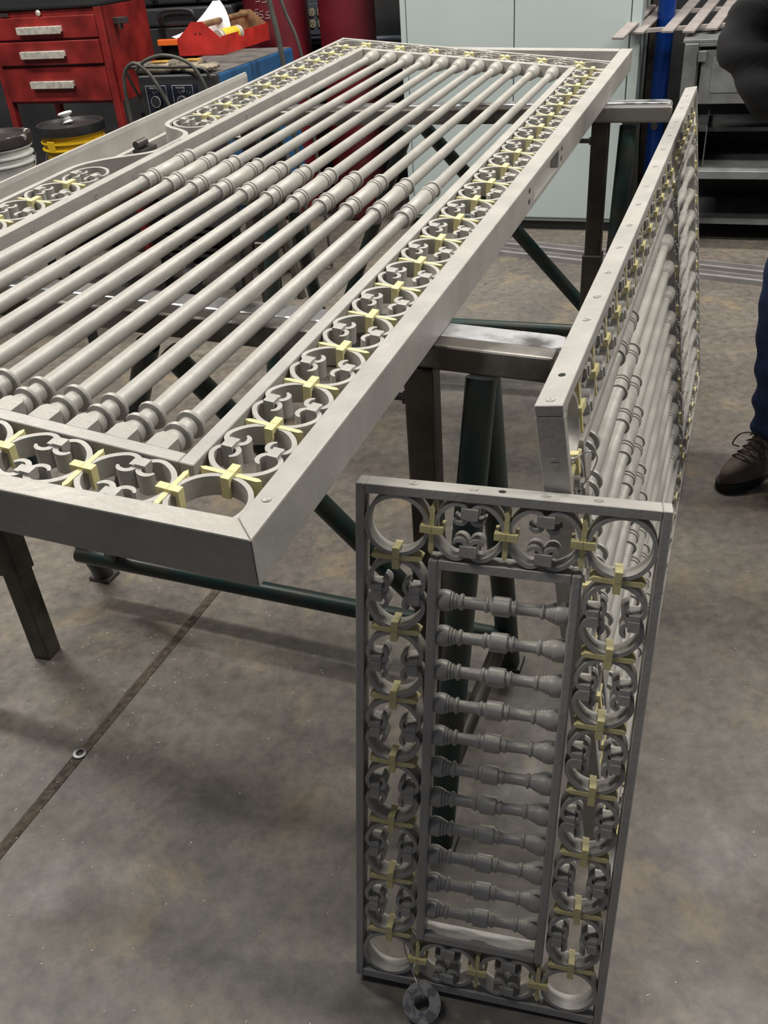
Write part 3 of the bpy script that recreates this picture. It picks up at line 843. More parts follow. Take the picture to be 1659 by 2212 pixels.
# ------------------------------------------------------------------ red tool chest
tc_ = thing('tool_chest', 'red steel tool chest with three drawers on open legs', 'tool chest', wallM(-2.14, -0.75))
CW = 0.735
part('chest_body', MB().box(0, CW, 0.012, 0.45, 0.848, 1.305), 'red', tc_, bevel=0.004)
part('top_tray', MB().box(0.0, CW, 0.0, 0.45, 1.306, 1.318).box(0.02, CW - 0.02, 0.02, 0.43, 1.318, 1.321), 'blackmetal', tc_, bevel=0.002)
for x in (0, CW - 0.038):
    for y in (0.0, 0.41):
        part('leg', MB().box(x, x + 0.038, y, y + 0.038, 0.0, 1.305 if y == 0 else 0.848), 'red', tc_, bevel=0.002)
part('lower_shelf', MB().box(0.02, CW - 0.02, 0.03, 0.43, 0.16, 0.19), 'blackmetal', tc_)
for z0, z1, hz, pr, hx in ((1.168, 1.272, 1.207, 0.0, 0.212), (1.046, 1.158, 1.092, -0.012, 0.206), (0.862, 1.032, 0.944, 0.0, 0.213)):
    dw = part('drawer', MB().box(0.040, CW - 0.040, pr - 0.004, 0.016, z0, z1), 'red', tc_, bevel=0.003)
    part('drawer_handle', MB().box(hx, hx + 0.276, pr - 0.026, pr - 0.004, hz - 0.006, hz + 0.022).box(hx, hx + 0.276, pr - 0.030, pr - 0.024, hz - 0.014, hz + 0.022), 'handle', dw, bevel=0.002)
part('lock', MB().lathe([(0.014, 0), (0.014, 0.006), (0.009, 0.010), (0.003, 0.010)], 16, Matrix.Translation((0.360, 0.0, 1.290)) @ Matrix.Rotation(math.radians(180), 4, 'Z')), 'handle', tc_, smooth=40)
part('nameplate', MB().box(0.105, 0.165, -0.002, 0.002, 1.281, 1.296), 'bolt', tc_)
part('side_hook', MB().box(CW, CW + 0.075, 0.10, 0.135, 1.215, 1.245).box(CW + 0.03, CW + 0.036, 0.098, 0.137, 1.19, 1.245), 'bolt', tc_, bevel=0.002)

# ------------------------------------------------------------------ buckets on a low stand
st = thing('low_stand', 'low dark steel stand carrying the two buckets', 'stand', Matrix.Translation((-1.50, 4.46, 0)) @ Matrix.Rotation(math.radians(-21), 4, 'Z'))
part('stand_top', MB().box(-0.42, 0.36, -0.36, 0.42, 0.487, 0.500), 'blackmetal', st)
for x in (-0.41, 0.32):
    for y in (-0.35, 0.38):
        part('leg', MB().box(x, x + 0.035, y, y + 0.035, 0, 0.487), 'blackmetal', st)
def bucket(name, label, loc, rad, h, body, lid, rz=0):
    e = thing(name, label, 'bucket', Matrix.Translation(loc) @ Matrix.Rotation(math.radians(rz), 4, 'Z'), 'plastic buckets beside the gate')
    UPM = Matrix.Rotation(math.radians(90), 4, 'X')
    rb = rad * 0.86
    p = [(rb * 0.97, 0), (rb, 0.01), (rad * 0.93, h * 0.66)]
    for z in (0.70, 0.78, 0.86):
        p += [(rad * 0.94, h * z), (rad * 1.02, h * z + 0.003), (rad * 1.02, h * z + 0.009), (rad * 0.94, h * z + 0.012)]
    p += [(rad * 0.95, h - 0.03), (rad * 0.95, h - 0.02)]
    part('bucket_body', MB().lathe(p, 40, UPM), body, e, smooth=35)
    lp = [(rad * 0.97, h - 0.044), (rad * 1.06, h - 0.042), (rad * 1.075, h - 0.020), (rad * 1.065, h - 0.002), (rad * 1.04, h), (rad * 0.97, h - 0.002), (rad * 0.93, h - 0.014), (rad * 0.25, h - 0.016), (0.001, h - 0.016)]
    part('lid', MB().lathe(lp, 40, UPM, cap=False), lid, e, smooth=35)
    part('lug', MB().box(-0.022, 0.022, -rad * 1.03, -rad * 0.92, h * 0.70, h * 0.84), body, e, bevel=0.003)
    ang = [math.radians(180 + 180 * i / 16) for i in range(17)]
    part('bail_handle', MB().path([(rad * 1.05 * math.cos(a_), rad * 1.06 * math.sin(a_), h * 0.77 + 0.16 * math.sin(a_)) for a_ in ang], 0.0022, 6), 'wire', e, smooth=60)
    return e
yb_ = bucket('bucket', 'yellow plastic bucket with a black lid and white spout', (-1.358, 4.684, 0.500), 0.150, 0.372, 'bucketyellow', 'bucketlid', -30)
sp = MB().lathe([(0.020, 0), (0.026, 0.006), (0.017, 0.014), (0.022, 0.022), (0.015, 0.030), (0.034, 0.040), (0.036, 0.045), (0.030, 0.052), (0.004, 0.054)], 20, Matrix.Translation((-0.045, 0.035, 0.358)) @ Matrix.Rotation(math.radians(90), 4, 'X') @ Matrix.Rotation(math.radians(12), 4, 'Z'))
part('spout', sp, 'white', yb_, smooth=35)
bucket('bucket', 'dirty white plastic bucket with a paint-spattered black lid', (-1.60, 4.29, 0.500), 0.158, 0.405, 'bucketwhite', 'paintedlid', 10)

# ------------------------------------------------------------------ welder, tote, gloves, cases
wl = thing('welding_machine', 'blue welding machine with a black dial panel, behind the gate', 'welder', wallM(-0.905, -1.30))
part('top_plate', MB().box(0.008, 0.392, 0.05, 0.88, 1.0495, 1.0525), 'dusty', wl)
part('housing', MB().box(0, 0.40, 0.02, 0.90, 0.36, 1.050), 'blue', wl, bevel=0.012, seg=3)
part('front_bezel', MB().box(-0.006, 0.406, 0, 0.035, 0.36, 1.054), 'black', wl, bevel=0.010, seg=3)
part('control_panel', MB().box(0.028, 0.300, -0.003, 0.0, 0.80, 1.015), 'navy', wl)
for k, cx_ in enumerate((0.081, 0.220)):
    fr_ = MB()
    x0, x1, z0, z1 = cx_ - 0.050, cx_ + 0.058, 0.83, 1.012
    for (a0_, a1_, b0_, b1_) in ((x0, x1, z1 - 0.002, z1), (x0, x1, z0, z0 + 0.002), (x0, x0 + 0.002, z0, z1), (x1 - 0.002, x1, z0, z1)):
        fr_.box(a0_, a1_, -0.0045, -0.003, b0_, b1_)
    for i in range(9):
        t = math.radians(-20 + i * 18)
        r0_, r1_ = 0.038, 0.047 if i % 2 else 0.052
        p0 = Vector((cx_ + 0.012 + r0_ * math.cos(t), -0.004, 0.945 + r0_ * math.sin(t)))
        p1 = Vector((cx_ + 0.012 + r1_ * math.cos(t), -0.004, 0.945 + r1_ * math.sin(t)))
        fr_.path([p0, p1], 0.0011, 4)
    fr_.ribbon(arc(cx_, 0.945, 0.0235, 0, 360, 28)[:-1], 0.0022, 0.016, 0.0185, True)
    k_ = len(fr_.v) - 28 * 4
    fr_.v[k_:] = [(x, -z, y) for x, y, z in fr_.v[k_:]]
    part('dial_marking', fr_, 'mark', wl)
    part('dial', MB().lathe([(0.026, 0), (0.024, 0.016), (0.020, 0.018)], 24, Matrix.Translation((cx_, -0.002, 0.945)) @ Matrix.Rotation(math.radians(180), 4, 'Z')), 'black', wl, smooth=40)
    text_mesh(('WIRE SPEED', 'VOLTAGE')[k], 0.0105, 'mark', wl, Matrix.Translation((cx_ - 0.030, -0.004, 0.998)) @ XZ)
    text_mesh(('', 'V')[k], 0.016, 'mark', wl, Matrix.Translation((cx_ + 0.002, -0.004, 0.980)) @ XZ) if k else None
for z in (0.985, 0.972, 0.959):
    text_mesh('IIII III IIII', 0.009, 'mark', wl, Matrix.Translation((0.305, -0.0012, z)) @ XZ) if False else None
ckm = MB()
for i, x in enumerate((0.06, 0.085, 0.11, 0.135)):
    ckm.path([(0.401, 0.02 + x - 0.008, 0.985), (0.401, 0.02 + x + 0.006, 0.978), (0.401, 0.02 + x - 0.006, 0.962), (0.401, 0.02 + x + 0.008, 0.952)], 0.0014, 4)
part('chalk_marking', ckm, 'chalk', wl)
part('front_rail', MB().path(spline([(-0.03, 0.03, 0.95), (-0.03, -0.03, 1.06), (-0.01, -0.045, 1.095), (0.2, -0.045, 1.092), (0.36, -0.045, 1.085), (0.385, -0.02, 1.04)], 6), 0.0065, 8), 'bolt', wl, smooth=60)
for x in (0.03, 0.33):
    for y in (0.06, 0.82):
        part('caster', MB().tube((x, y, 0.07), (x + 0.04, y, 0.07), 0.07, 20).box(x + 0.005, x + 0.035, y - 0.02, y + 0.02, 0.10, 0.37), 'black', wl, smooth=40)
wmx = wallM(-0.905, -1.30)
def wpt(p):
    return wmx @ Vector(p)
def cable(label, pts, rad):
    return tag(part('welding_cable', MB().path(spline([wpt(p) for p in pts], 10), rad, 10), 'rubber', None, smooth=60), label, 'cable', 'grey welding cables')
cable('grey welding cable looping down across the dial panel', [(-0.035, -0.06, 0.70), (-0.045, -0.06, 0.90), (-0.03, -0.065, 1.06), (0.03, -0.07, 1.115), (0.09, -0.07, 1.09), (0.14, -0.06, 1.01), (0.18, -0.05, 0.90), (0.21, -0.05, 0.78)], 0.0085)
cable('grey welding cable arching over the work gloves', [(0.04, -0.065, 1.088), (0.10, -0.07, 1.125), (0.20, -0.075, 1.145), (0.30, -0.07, 1.12), (0.355, -0.06, 1.06), (0.385, -0.05, 0.95), (0.39, -0.045, 0.80)], 0.0080)
def glove(label, org, rz, mt2, flip=1):
    e = thing('work_glove', label, 'glove', wmx @ Matrix.Translation(org) @ Matrix.Rotation(math.radians(rz), 4, 'Z'), 'work gloves on the welder')
    b = MB()
    def lump(pts, rr_, sq=0.55):
        k0 = len(b.v)
        b.path(spline(pts, 5), 0, 10, rs=None) if False else None
        pp = spline(pts, 5)
        nn_ = len(pp)
        rads = [rr_[0] + (rr_[1] - rr_[0]) * i / (nn_ - 1) for i in range(nn_)]
        rads[0] *= 0.6
        rads[-1] *= 0.55
        b.path(pp, 0, 12, rs=rads)
        zc = sum(p.z for p in pp) / nn_
        b.v[k0:] = [(x, y, zc + (z - zc) * sq + random.uniform(-0.0015, 0.0015)) for x, y, z in b.v[k0:]]
    lump([(-0.13, 0, 0.022), (-0.06, 0.004, 0.025), (0, 0, 0.024), (0.045, 0, 0.022)], (0.058, 0.046))
    for i in range(4):
        y0 = -0.036 + 0.024 * i
        lump([(0.03, y0, 0.022), (0.075, y0 * 1.1, 0.026), (0.115 - 0.008 * abs(i - 1.5), y0 * 1.15, 0.016)], (0.0145, 0.012), 0.8)
    lump([(-0.02, 0.045 * flip, 0.022), (0.02, 0.075 * flip, 0.020), (0.055, 0.082 * flip, 0.014)], (0.017, 0.012), 0.8)
    part('glove_body', b, 'leather', e, smooth=60)
    part('glove_patch', MB().box(-0.045, 0.030, -0.028, 0.024, 0.047, 0.054), mt2, e, bevel=0.003)
    return e
glove('dirty leather work glove at the left of the welder top', (0.10, 0.07, 1.052), 8, 'gold')
glove('dirty leather work glove lying towards the red tote', (0.26, 0.085, 1.054), -6, 'gold', -1)

tt = thing('tool_tote', 'red steel tool tote with a wooden carrying bar on the welder', 'tool tote', Matrix(((0.34, -0.94, 0, -0.634), (0.94, 0.34, 0, 5.168), (0, 0, 1, 1.053), (0, 0, 0, 1))))
TL, TW = 0.60, 0.255
part('tote_floor', MB().box(0, TL, 0, TW, 0, 0.004), 'brightred', tt)
for y in (0, TW - 0.004):
    part('side_panel', MB().box(0.004, TL - 0.004, y, y + 0.004, 0.004, 0.085), 'brightred', tt)
for x in (0, TL - 0.004):
    part('end_panel', MB().prism([(0, 0.0), (TW, 0.0), (TW, 0.075), (TW * 0.62, 0.155), (TW * 0.38, 0.155), (0, 0.075)], 0, 0.004, Matrix(((0, 0, 1, x), (1, 0, 0, 0), (0, 1, 0, 0), (0, 0, 0, 1)))), 'brightred' if x == 0 else 'wood', tt)
part('carrying_bar', MB().tube((0.004, TW / 2, 0.135), (TL - 0.004, TW / 2, 0.135), 0.0155, 16), 'wood', tt, smooth=50)
part('rivet', MB().lathe([(0.007, 0), (0.006, 0.003), (0.001, 0.004)], 12, Matrix.Translation((0, TW * 0.46, 0.105)) @ Matrix.Rotation(math.radians(90), 4, 'Z')), 'red', tt)
part('rivet', MB().lathe([(0.007, 0), (0.006, 0.003), (0.001, 0.004)], 12, Matrix.Translation((0, TW * 0.56, 0.105)) @ Matrix.Rotation(math.radians(90), 4, 'Z')), 'red', tt)
ttm = tt.matrix_world.copy()
can = thing('spray_can', 'steel can with a yellow label lying in the red tote', 'can', ttm @ Matrix.Translation((0.06, 0.05, 0.075)) @ Matrix.Rotation(math.radians(-6), 4, 'Z'))
QX = Matrix.Rotation(math.radians(-90), 4, 'Z')
part('can_body', MB().lathe([(0.034, 0), (0.036, 0.004), (0.034, 0.008), (0.034, 0.200), (0.036, 0.205), (0.030, 0.215), (0.012, 0.222)], 26, QX), 'handle', can, smooth=40)
part('can_label', MB().lathe([(0.0346, 0.03), (0.0348, 0.032), (0.0348, 0.172), (0.0346, 0.174)], 26, QX, cap=False), 'label', can, smooth=40)
hs = thing('hose_clamp', 'ring-shaped steel clamp lying in the red tote', 'clamp', ttm @ Matrix.Translation((0.38, 0.06, 0.055)) @ Matrix.Rotation(math.radians(55), 4, 'X'))
part('clamp_band', MB().ribbon(arc(0, 0, 0.034, 0, 360, 30)[:-1], 0.003, -0.008, 0.008, True), 'bolt', hs, smooth=50)
part('clamp_screw', MB().tube((0.034, -0.02, 0), (0.034, 0.03, 0), 0.007, 10), 'bolt', hs, smooth=50)
# rolled sheet of paper behind the tote
pm = MB()
pv, NU, NV = [], 14, 14
pts_l = bez((-0.22, 0, 0.075), (-0.08, -0.02, 0.10), (-0.01, -0.02, 0.16), (0.055, 0.02, 0.235), NU)
pts_r = bez((0.10, 0.03, 0.0), (0.15, 0.01, 0.05), (0.145, 0.04, 0.16), (0.080, 0.05, 0.233), NU)
for side in (0, 0.0006):
    for i in range(NU + 1):
        for j in range(NV + 1):
            t = j / NV
            p = pts_l[i].lerp(pts_r[i], t)
            p = p + Vector((0, -0.045 * math.sin(math.pi * t) * (1 - 0.5 * i / NU) + side, 0))
            pv.append(p)
off = (NU + 1) * (NV + 1)
pf = []
for i in range(NU):
    for j in range(NV):
        a_ = i * (NV + 1) + j
        pf.append((a_, a_ + 1, a_ + NV + 2, a_ + NV + 1))
        pf.append((off + a_ + NV + 1, off + a_ + NV + 2, off + a_ + 1, off + a_))
pm.add(pv, pf)
tag(part('paper_sheet', pm, 'paper', None, wallM(-1.000, -0.40, 1.045), smooth=60), 'white curled sheet of paper standing behind the red tote', 'paper')

def tool_case(label, s, d, z0, w_, dep, h, bar=False):
    e = thing('tool_case', label, 'tool case', wallM(s, d, z0), 'stacked black tool cases')
    part('case_base', MB().box(0, w_, 0.01, dep, 0, h * 0.62), 'black', e, bevel=0.012, seg=2)
    part('case_lid', MB().box(-0.008, w_ + 0.008, 0, dep + 0.008, h * 0.62 + 0.001, h), 'black', e, bevel=0.014, seg=2)
    for x in (0.035, w_ - 0.105):
        l_ = part('latch', MB().box(x, x + 0.07, -0.016, 0.004, h * 0.18, h * 0.92), 'black', e, bevel=0.004)
        part('latch_tab', MB().box(x + 0.012, x + 0.058, -0.019, -0.0155, h * 0.56, h * 0.66), 'orange', l_)
    hnd = MB().path(spline([(w_ * 0.32, 0.0, h * 0.70), (w_ * 0.33, -0.03, h * 0.82), (w_ * 0.36, -0.035, h * 0.94), (w_ * 0.5, -0.035, h * 0.97), (w_ * 0.64, -0.035, h * 0.94), (w_ * 0.67, -0.03, h * 0.82), (w_ * 0.68, 0.0, h * 0.70)], 5), 0.012, 8)
    part('handle', hnd, 'black', e, smooth=60)
    if bar:
        part('lock_bar', MB().box(w_ * 0.28, w_ * 0.75, -0.045, -0.010, h * 0.26, h * 0.39), 'orange', e, bevel=0.004)
    for x in (w_ * 0.28, w_ * 0.70):
        part('hinge_rib', MB().box(x, x + 0.022, -0.008, 0.004, h * 0.1, h * 0.62), 'blackmetal', e)
        part('hinge_rib', MB().box(x + 0.028, x + 0.036, -0.008, 0.004, h * 0.1, h * 0.62), 'blackmetal', e)
    return e
tool_case('black tool case with orange latch tabs behind the welder', -1.800, 0.12, 0.955, 0.70, 0.38, 0.268, True)
tool_case('upper black tool case cut off by the top of the picture', -1.815, 0.12, 1.2375, 0.70, 0.38, 0.22)
tool_case('lower black tool case of the stack behind the welder', -1.795, 0.12, 0.650, 0.70, 0.38, 0.290)
part_bench = thing('tool_bench', 'low dark bench under the stacked tool cases', 'bench', wallM(-1.83, 0.10))
part('bench_top', MB().box(0, 0.80, 0, 0.42, 0.62, 0.648), 'blackmetal', part_bench)
for x in (0.01, 0.75):
    for y in (0.01, 0.37):
        part('leg', MB().box(x, x + 0.04, y, y + 0.04, 0, 0.62), 'blackmetal', part_bench)
stn = thing('steel_trestle', 'slim dark steel trestle standing beneath the far half of the gate', 'trestle', Matrix.Translation((0, 0, 0)))
for x0_, y0_, x1_, y1_ in ((-0.50, 4.50, -0.62, 4.52), (-0.42, 4.47, -0.33, 4.43), (-0.42, 4.60, -0.40, 4.86)):
    part('leg', box_between((x0_, y0_, 0.62), (x1_, y1_, 0), 0.045, 0.03), 'tube', stn, bevel=0.003)
part('trestle_head', MB().box(-0.62, -0.32, 4.44, 4.66, 0.62, 0.65), 'tube', stn, bevel=0.003)
ht = thing('floor_grille', 'black louvred metal crate on the floor beneath the gate', 'crate', Matrix.Translation((-0.98, 5.10, 0)) @ Matrix.Rotation(math.radians(-20), 4, 'Z'))
part('crate_body', MB().box(-0.17, 0.17, 0.03, 0.28, 0.03, 0.36), 'blackmetal', ht)
for i in range(9):
    part('slat', MB().box(-0.165, 0.165, 0.0, 0.028, 0.05 + i * 0.034, 0.065 + i * 0.034), 'bolt', ht)
for x in (-0.16, 0.12):
    part('foot', MB().box(x, x + 0.04, 0.02, 0.27, 0, 0.03), 'blackmetal', ht)
def hose(label, pts, rad):
    return tag(part('torch_hose', MB().path(spline(pts, 10), rad, 10), 'rubber', None, smooth=60), label, 'hose', 'grey hoses by the cylinders')
def wq(s, d, z):
    return wallM(s, d, z).translation
hose('thick grey hose hanging in front of the maroon cylinder', [wq(-0.42, -0.90, 1.7), wq(-0.40, -0.90, 1.45), wq(-0.375, -0.90, 1.28), wq(-0.345, -0.90, 1.05), wq(-0.33, -0.88, 0.5), wq(-0.32, -0.86, 0.015)], 0.0125)
hose('thin grey hose slanting beside the thick one', [wq(-0.40, -0.84, 1.7), wq(-0.37, -0.85, 1.42), wq(-0.33, -0.85, 1.26), wq(-0.27, -0.84, 1.05), wq(-0.25, -0.82, 0.5), wq(-0.24, -0.80, 0.012)], 0.008)

# ------------------------------------------------------------------ right-hand side: pipe, grey bench, slats, channels
bp_ = thing('blue_pipe', 'glossy blue vertical pipe between the cabinet and grey bench', 'pipe', wallM(1.352, 0.20))
part('pipe_body', MB().tube((0, 0, 0), (0, 0, 2.2), 0.045, 28), 'bluepipe', bp_, smooth=50)
part('pipe_flange', MB().tube((0, 0, 0), (0, 0, 0.02), 0.085, 28), 'bluepipe', bp_, smooth=50)
part('gauge_port', MB().lathe([(0.020, 0), (0.020, 0.012), (0.012, 0.014)], 16, Matrix.Translation((-0.005, -0.046, 0.54)) @ Matrix.Rotation(math.radians(180), 4, 'Z')), 'bolt', bp_, smooth=40)
gp = thing('steel_column', 'dark steel column standing behind the blue pipe', 'column', wallM(1.250, 0.60))
part('column_flange', MB().box(0, 0.10, 0, 0.012, 0, 2.3), 'tube', gp)
part('column_flange', MB().box(0, 0.10, 0.12, 0.132, 0, 2.3), 'tube', gp)
part('column_web', MB().box(0.045, 0.055, 0.012, 0.12, 0, 2.3), 'tube', gp)
bn_ = thing('storage_bench', 'dull grey steel bench with a panelled door and open lower shelf', 'bench', wallM(1.475, -0.25))
BWW, BDD = 1.25, 0.55
part('corner_post', MB().box(0, 0.065, 0, 0.05, 0, 0.985), 'cabgrey', bn_, bevel=0.003)
part('corner_post', MB().box(BWW - 0.065, BWW, 0, 0.05, 0, 0.985), 'cabgrey', bn_, bevel=0.003)
part('corner_post', MB().box(0, 0.065, BDD - 0.05, BDD, 0, 0.985), 'cabgrey', bn_)
part('corner_post', MB().box(BWW - 0.065, BWW, BDD - 0.05, BDD, 0, 0.985), 'cabgrey', bn_)
part('bench_top', MB().box(-0.01, BWW, 0.02, BDD + 0.01, 0.985, 1.000), 'cabgrey', bn_, bevel=0.002)
part('top_lip', MB().box(0.066, BWW - 0.066, 0.0, 0.02, 0.972, 0.9845), 'cabgrey', bn_)
db_ = part('door_panel', MB().box(0.085, BWW - 0.066, 0.010, 0.030, 0.715, 0.955), 'cabgrey', bn_, bevel=0.002)
part('door_inset', MB().prism(rrect(0.135, BWW - 0.12, 0.765, 0.925, 0.012, 4), 0, 0.004, Matrix.Translation((0, 0.0100, 0)) @ XZ), 'cabgrey', db_, bevel=0.002)
part('catch_bracket', MB().box(0.066, 0.105, -0.010, 0.012, 0.905, 0.955), 'cabgrey', bn_, bevel=0.005, seg=2)
part('shelf', MB().box(0.0, BWW, -0.02, BDD, 0.365, 0.405), 'cabgrey', bn_, bevel=0.003)
part('back_panel', MB().box(0.065, BWW - 0.065, BDD - 0.012, BDD, 0.05, 0.98), 'blackmetal', bn_)
part('upper_shelf', MB().box(0.065, BWW - 0.065, 0.20, BDD - 0.012, 0.55, 0.57), 'cabgrey', bn_)
part('divider', MB().box(0.145, 0.150, 0.06, 0.50, 0.4055, 0.60), 'cabgrey', bn_)
part('divider', MB().box(0.070, 0.075, 0.06, 0.50, 0.4055, 0.60), 'cabgrey', bn_)
part('bottom_shelf', MB().box(0.065, BWW - 0.065, 0.12, BDD - 0.012, 0.10, 0.13), 'cabgrey', bn_)
# loose slatted grille on the bench top
sg = thing('slat_rack', 'rack of flat taupe slats lying on the grey bench', 'slat rack', Matrix.Translation((0, 0, 1.0005)))
sd = Vector((0.385, 0.923, 0)).normalized()
sx_ = Vector((sd.y, -sd.x, 0))
starts = [(1.317, 4.835), (1.455, 4.975), (1.588, 4.935), (1.672, 4.868), (1.797, 4.903), (1.910, 4.905), (2.0, 4.85), (2.09, 4.82)]
sd3 = Vector((0.36, 0.64, 0.085)).normalized()
sz3 = sx_.cross(sd3).normalized()
sx3 = sd3.cross(sz3).normalized()
for x, y in starts:
    o_ = Vector((x, y, 0.016))
    mt = Matrix(((sx3.x, sd3.x, sz3.x, o_.x), (sx3.y, sd3.y, sz3.y, o_.y), (sx3.z, sd3.z, sz3.z, o_.z), (0, 0, 0, 1)))
    part('slat', MB().box(-0.029, 0.029, 0, 0.66, 0, 0.012), 'slat', sg, mt, bevel=0.002)
for t in (0.16, 0.52):
    c0, c1_ = Vector((1.36, 4.90, 0.006)) + sd3 * t, Vector((2.14, 4.84, 0.006)) + sd3 * t
    part('cross_bar', box_between(c0, c1_, 0.05, 0.016), 'slat', sg)
def channel_bar(label, p0, p1, w_, h):
    p0, p1 = Vector(p0), Vector(p1)
    x = (p1 - p0).normalized()
    y = Vector((-x.y, x.x, 0))
    mt = Matrix(((0, y.x, x.x, p0.x), (0, y.y, x.y, p0.y), (1, 0, 0, 0), (0, 0, 0, 1)))
    L_ = (p1 - p0).length
    b = MB().prism([(0, -w_ / 2), (h, -w_ / 2), (h, -w_ / 2 + 0.008), (0.008, -w_ / 2 + 0.008), (0.008, w_ / 2 - 0.008), (h, w_ / 2 - 0.008), (h, w_ / 2), (0, w_ / 2)], 0, L_, mt)
    return tag(part('steel_channel', b, 'channel', None), label, 'steel channel', 'steel channels on the floor by the cabinet')
channel_bar('pale grey steel channel on the floor nearest the cabinet', (0.55, 5.17, 0), (2.30, 4.00, 0), 0.085, 0.028)
channel_bar('pale grey steel channel on the floor nearest the sawhorses', (0.48, 5.06, 0), (2.25, 3.885, 0), 0.075, 0.024)

# ------------------------------------------------------------------ paint chips on the floor
cm = MB()
rnd = random.Random(3)
for i in range(420):
    if i < 200:
        t = rnd.gauss(0, 0.30)
        x, y = -0.75 + rnd.gauss(0, 0.28), 1.70 + t
    else:
        x, y = rnd.uniform(-1.3, 1.6), rnd.uniform(0.5, 3.4)
    a_ = rnd.uniform(0, 6.28)
    l_ = rnd.uniform(0.0008, 0.0026)
    w_ = rnd.uniform(0.0004, 0.0010)
    z_ = 0.0004
    ca, sa = math.cos(a_), math.sin(a_)
    cm.prism([(x + ca * l_ - sa * w_, y + sa * l_ + ca * w_), (x - ca * l_ - sa * w_, y - sa * l_ + ca * w_), (x - ca * l_ + sa * w_, y - sa * l_ - ca * w_), (x + ca * l_ + sa * w_, y + sa * l_ - ca * w_)], z_, z_ + 0.0008)
tag(part('paint_chips', cm, 'chip'), 'pale paint chips scattered over the concrete floor', 'debris', None, 'stuff')

# ------------------------------------------------------------------ person at the right edge
def skinned(name, verts, edges, radii, mt, parent, sub=2, root=0):
    me = bpy.data.meshes.new(name)
    me.from_pydata(verts, edges, [])
    o = bpy.data.objects.new(name, me)
    COL.objects.link(o)
    sk = o.modifiers.new('skin', 'SKIN')
    sk.use_smooth_shade = True
    for i, rr_ in enumerate(radii):
        me.skin_vertices[0].data[i].radius = rr_ if isinstance(rr_, tuple) else (rr_, rr_)
    me.skin_vertices[0].data[root].use_root = True
    sb_ = o.modifiers.new('sub', 'SUBSURF')
    sb_.levels = sb_.render_levels = sub
    bpy.context.view_layer.update()
    m2 = bpy.data.meshes.new_from_object(o.evaluated_get(bpy.context.evaluated_depsgraph_get()))
    bpy.data.objects.remove(o)
    m2.materials.clear()
    m2.materials.append(M[mt])
    m2.shade_smooth()
    return link(name, m2, parent)
per = thing('person', 'person in a black fleece, blue jeans and brown work boots, hands in pockets', 'person', Matrix.Translation((1.32, 2.36, 0)))
# local frame: origin between the feet; the figure faces roughly towards -x -y
fd = Vector((-0.80, -0.60, 0))
ld = Vector((0.60, -0.80, 0))
def pl(f_, l_, z_):
    return tuple(fd * f_ + ld * l_ + Vector((0, 0, z_)))
# body (head, neck, trunk, legs) as one continuous skin
V_ = [pl(0, 0, 0.96), pl(0, 0, 1.15), pl(0, 0, 1.36), pl(-0.01, 0, 1.50), pl(0.01, 0, 1.57), pl(0.03, 0, 1.66), pl(0.03, 0, 1.76),
      pl(0, -0.10, 0.90), pl(0.02, -0.12, 0.50), pl(-0.01, -0.12, 0.12), pl(0, 0.10, 0.90), pl(0.02, 0.14, 0.50), pl(-0.01, 0.15, 0.12)]
E_ = [(0, 1), (1, 2), (2, 3), (3, 4), (4, 5), (5, 6), (0, 7), (7, 8), (8, 9), (0, 10), (10, 11), (11, 12)]
body = skinned('body', V_, E_, [0.11, 0.11, 0.115, 0.06, 0.062, (0.085, 0.10), 0.07, 0.08, 0.055, 0.04, 0.08, 0.055, 0.04], 'skin', per)
fc = MB()
fc.tube(pl(0.115, 0, 1.655), pl(0.150, 0, 1.640), 0.014, 10, 0.010)
for s in (-1, 1):
    fc.tube(pl(0.02, s * 0.085, 1.66), pl(0.015, s * 0.110, 1.67), 0.022, 10, 0.026)
part('face_features', fc, 'skin', per, smooth=60)
ey = MB()
for s in (-1, 1):
    ey.tube(pl(0.105, s * 0.034, 1.685), pl(0.122, s * 0.034, 1.685), 0.010, 12, 0.008)
ey.tube(pl(0.112, -0.024, 1.605), pl(0.112, 0.024, 1.605), 0.006, 8)
part('eyes_and_mouth', ey, 'hair', per, smooth=60)
hr = skinned('hair', [pl(0.0, 0, 1.77), pl(-0.05, 0, 1.73), pl(-0.05, 0, 1.66), pl(0.05, 0, 1.79)], [(0, 1), (1, 2), (0, 3)], [0.085, 0.075, 0.065, 0.06], 'hair', per)
# fleece: trunk plus both arms bent, hands in the pockets
V_ = [pl(0.005, 0, 0.99), pl(0.01, 0, 1.10), pl(0.01, 0, 1.26), pl(0.0, 0, 1.40), pl(-0.01, 0, 1.485),
      pl(-0.01, -0.17, 1.43), pl(0.06, -0.245, 1.40), pl(0.15, -0.305, 1.32), pl(0.185, -0.295, 1.265), pl(0.18, -0.20, 1.17), pl(0.15, -0.11, 1.08),
      pl(-0.01, 0.17, 1.43), pl(-0.02, 0.235, 1.34), pl(-0.005, 0.285, 1.22), pl(0.055, 0.275, 1.12), pl(0.13, 0.185, 1.06), pl(0.135, 0.10, 1.05)]
E_ = [(0, 1), (1, 2), (2, 3), (3, 4), (3, 5), (5, 6), (6, 7), (7, 8), (8, 9), (9, 10), (3, 11), (11, 12), (12, 13), (13, 14), (14, 15), (15, 16)]
fleece = skinned('fleece_jacket', V_, E_, [0.155, 0.150, 0.150, 0.150, 0.075, 0.085, 0.078, 0.074, 0.072, 0.064, 0.058, 0.085, 0.078, 0.074, 0.072, 0.064, 0.058], 'jacket', per, 3, 2)
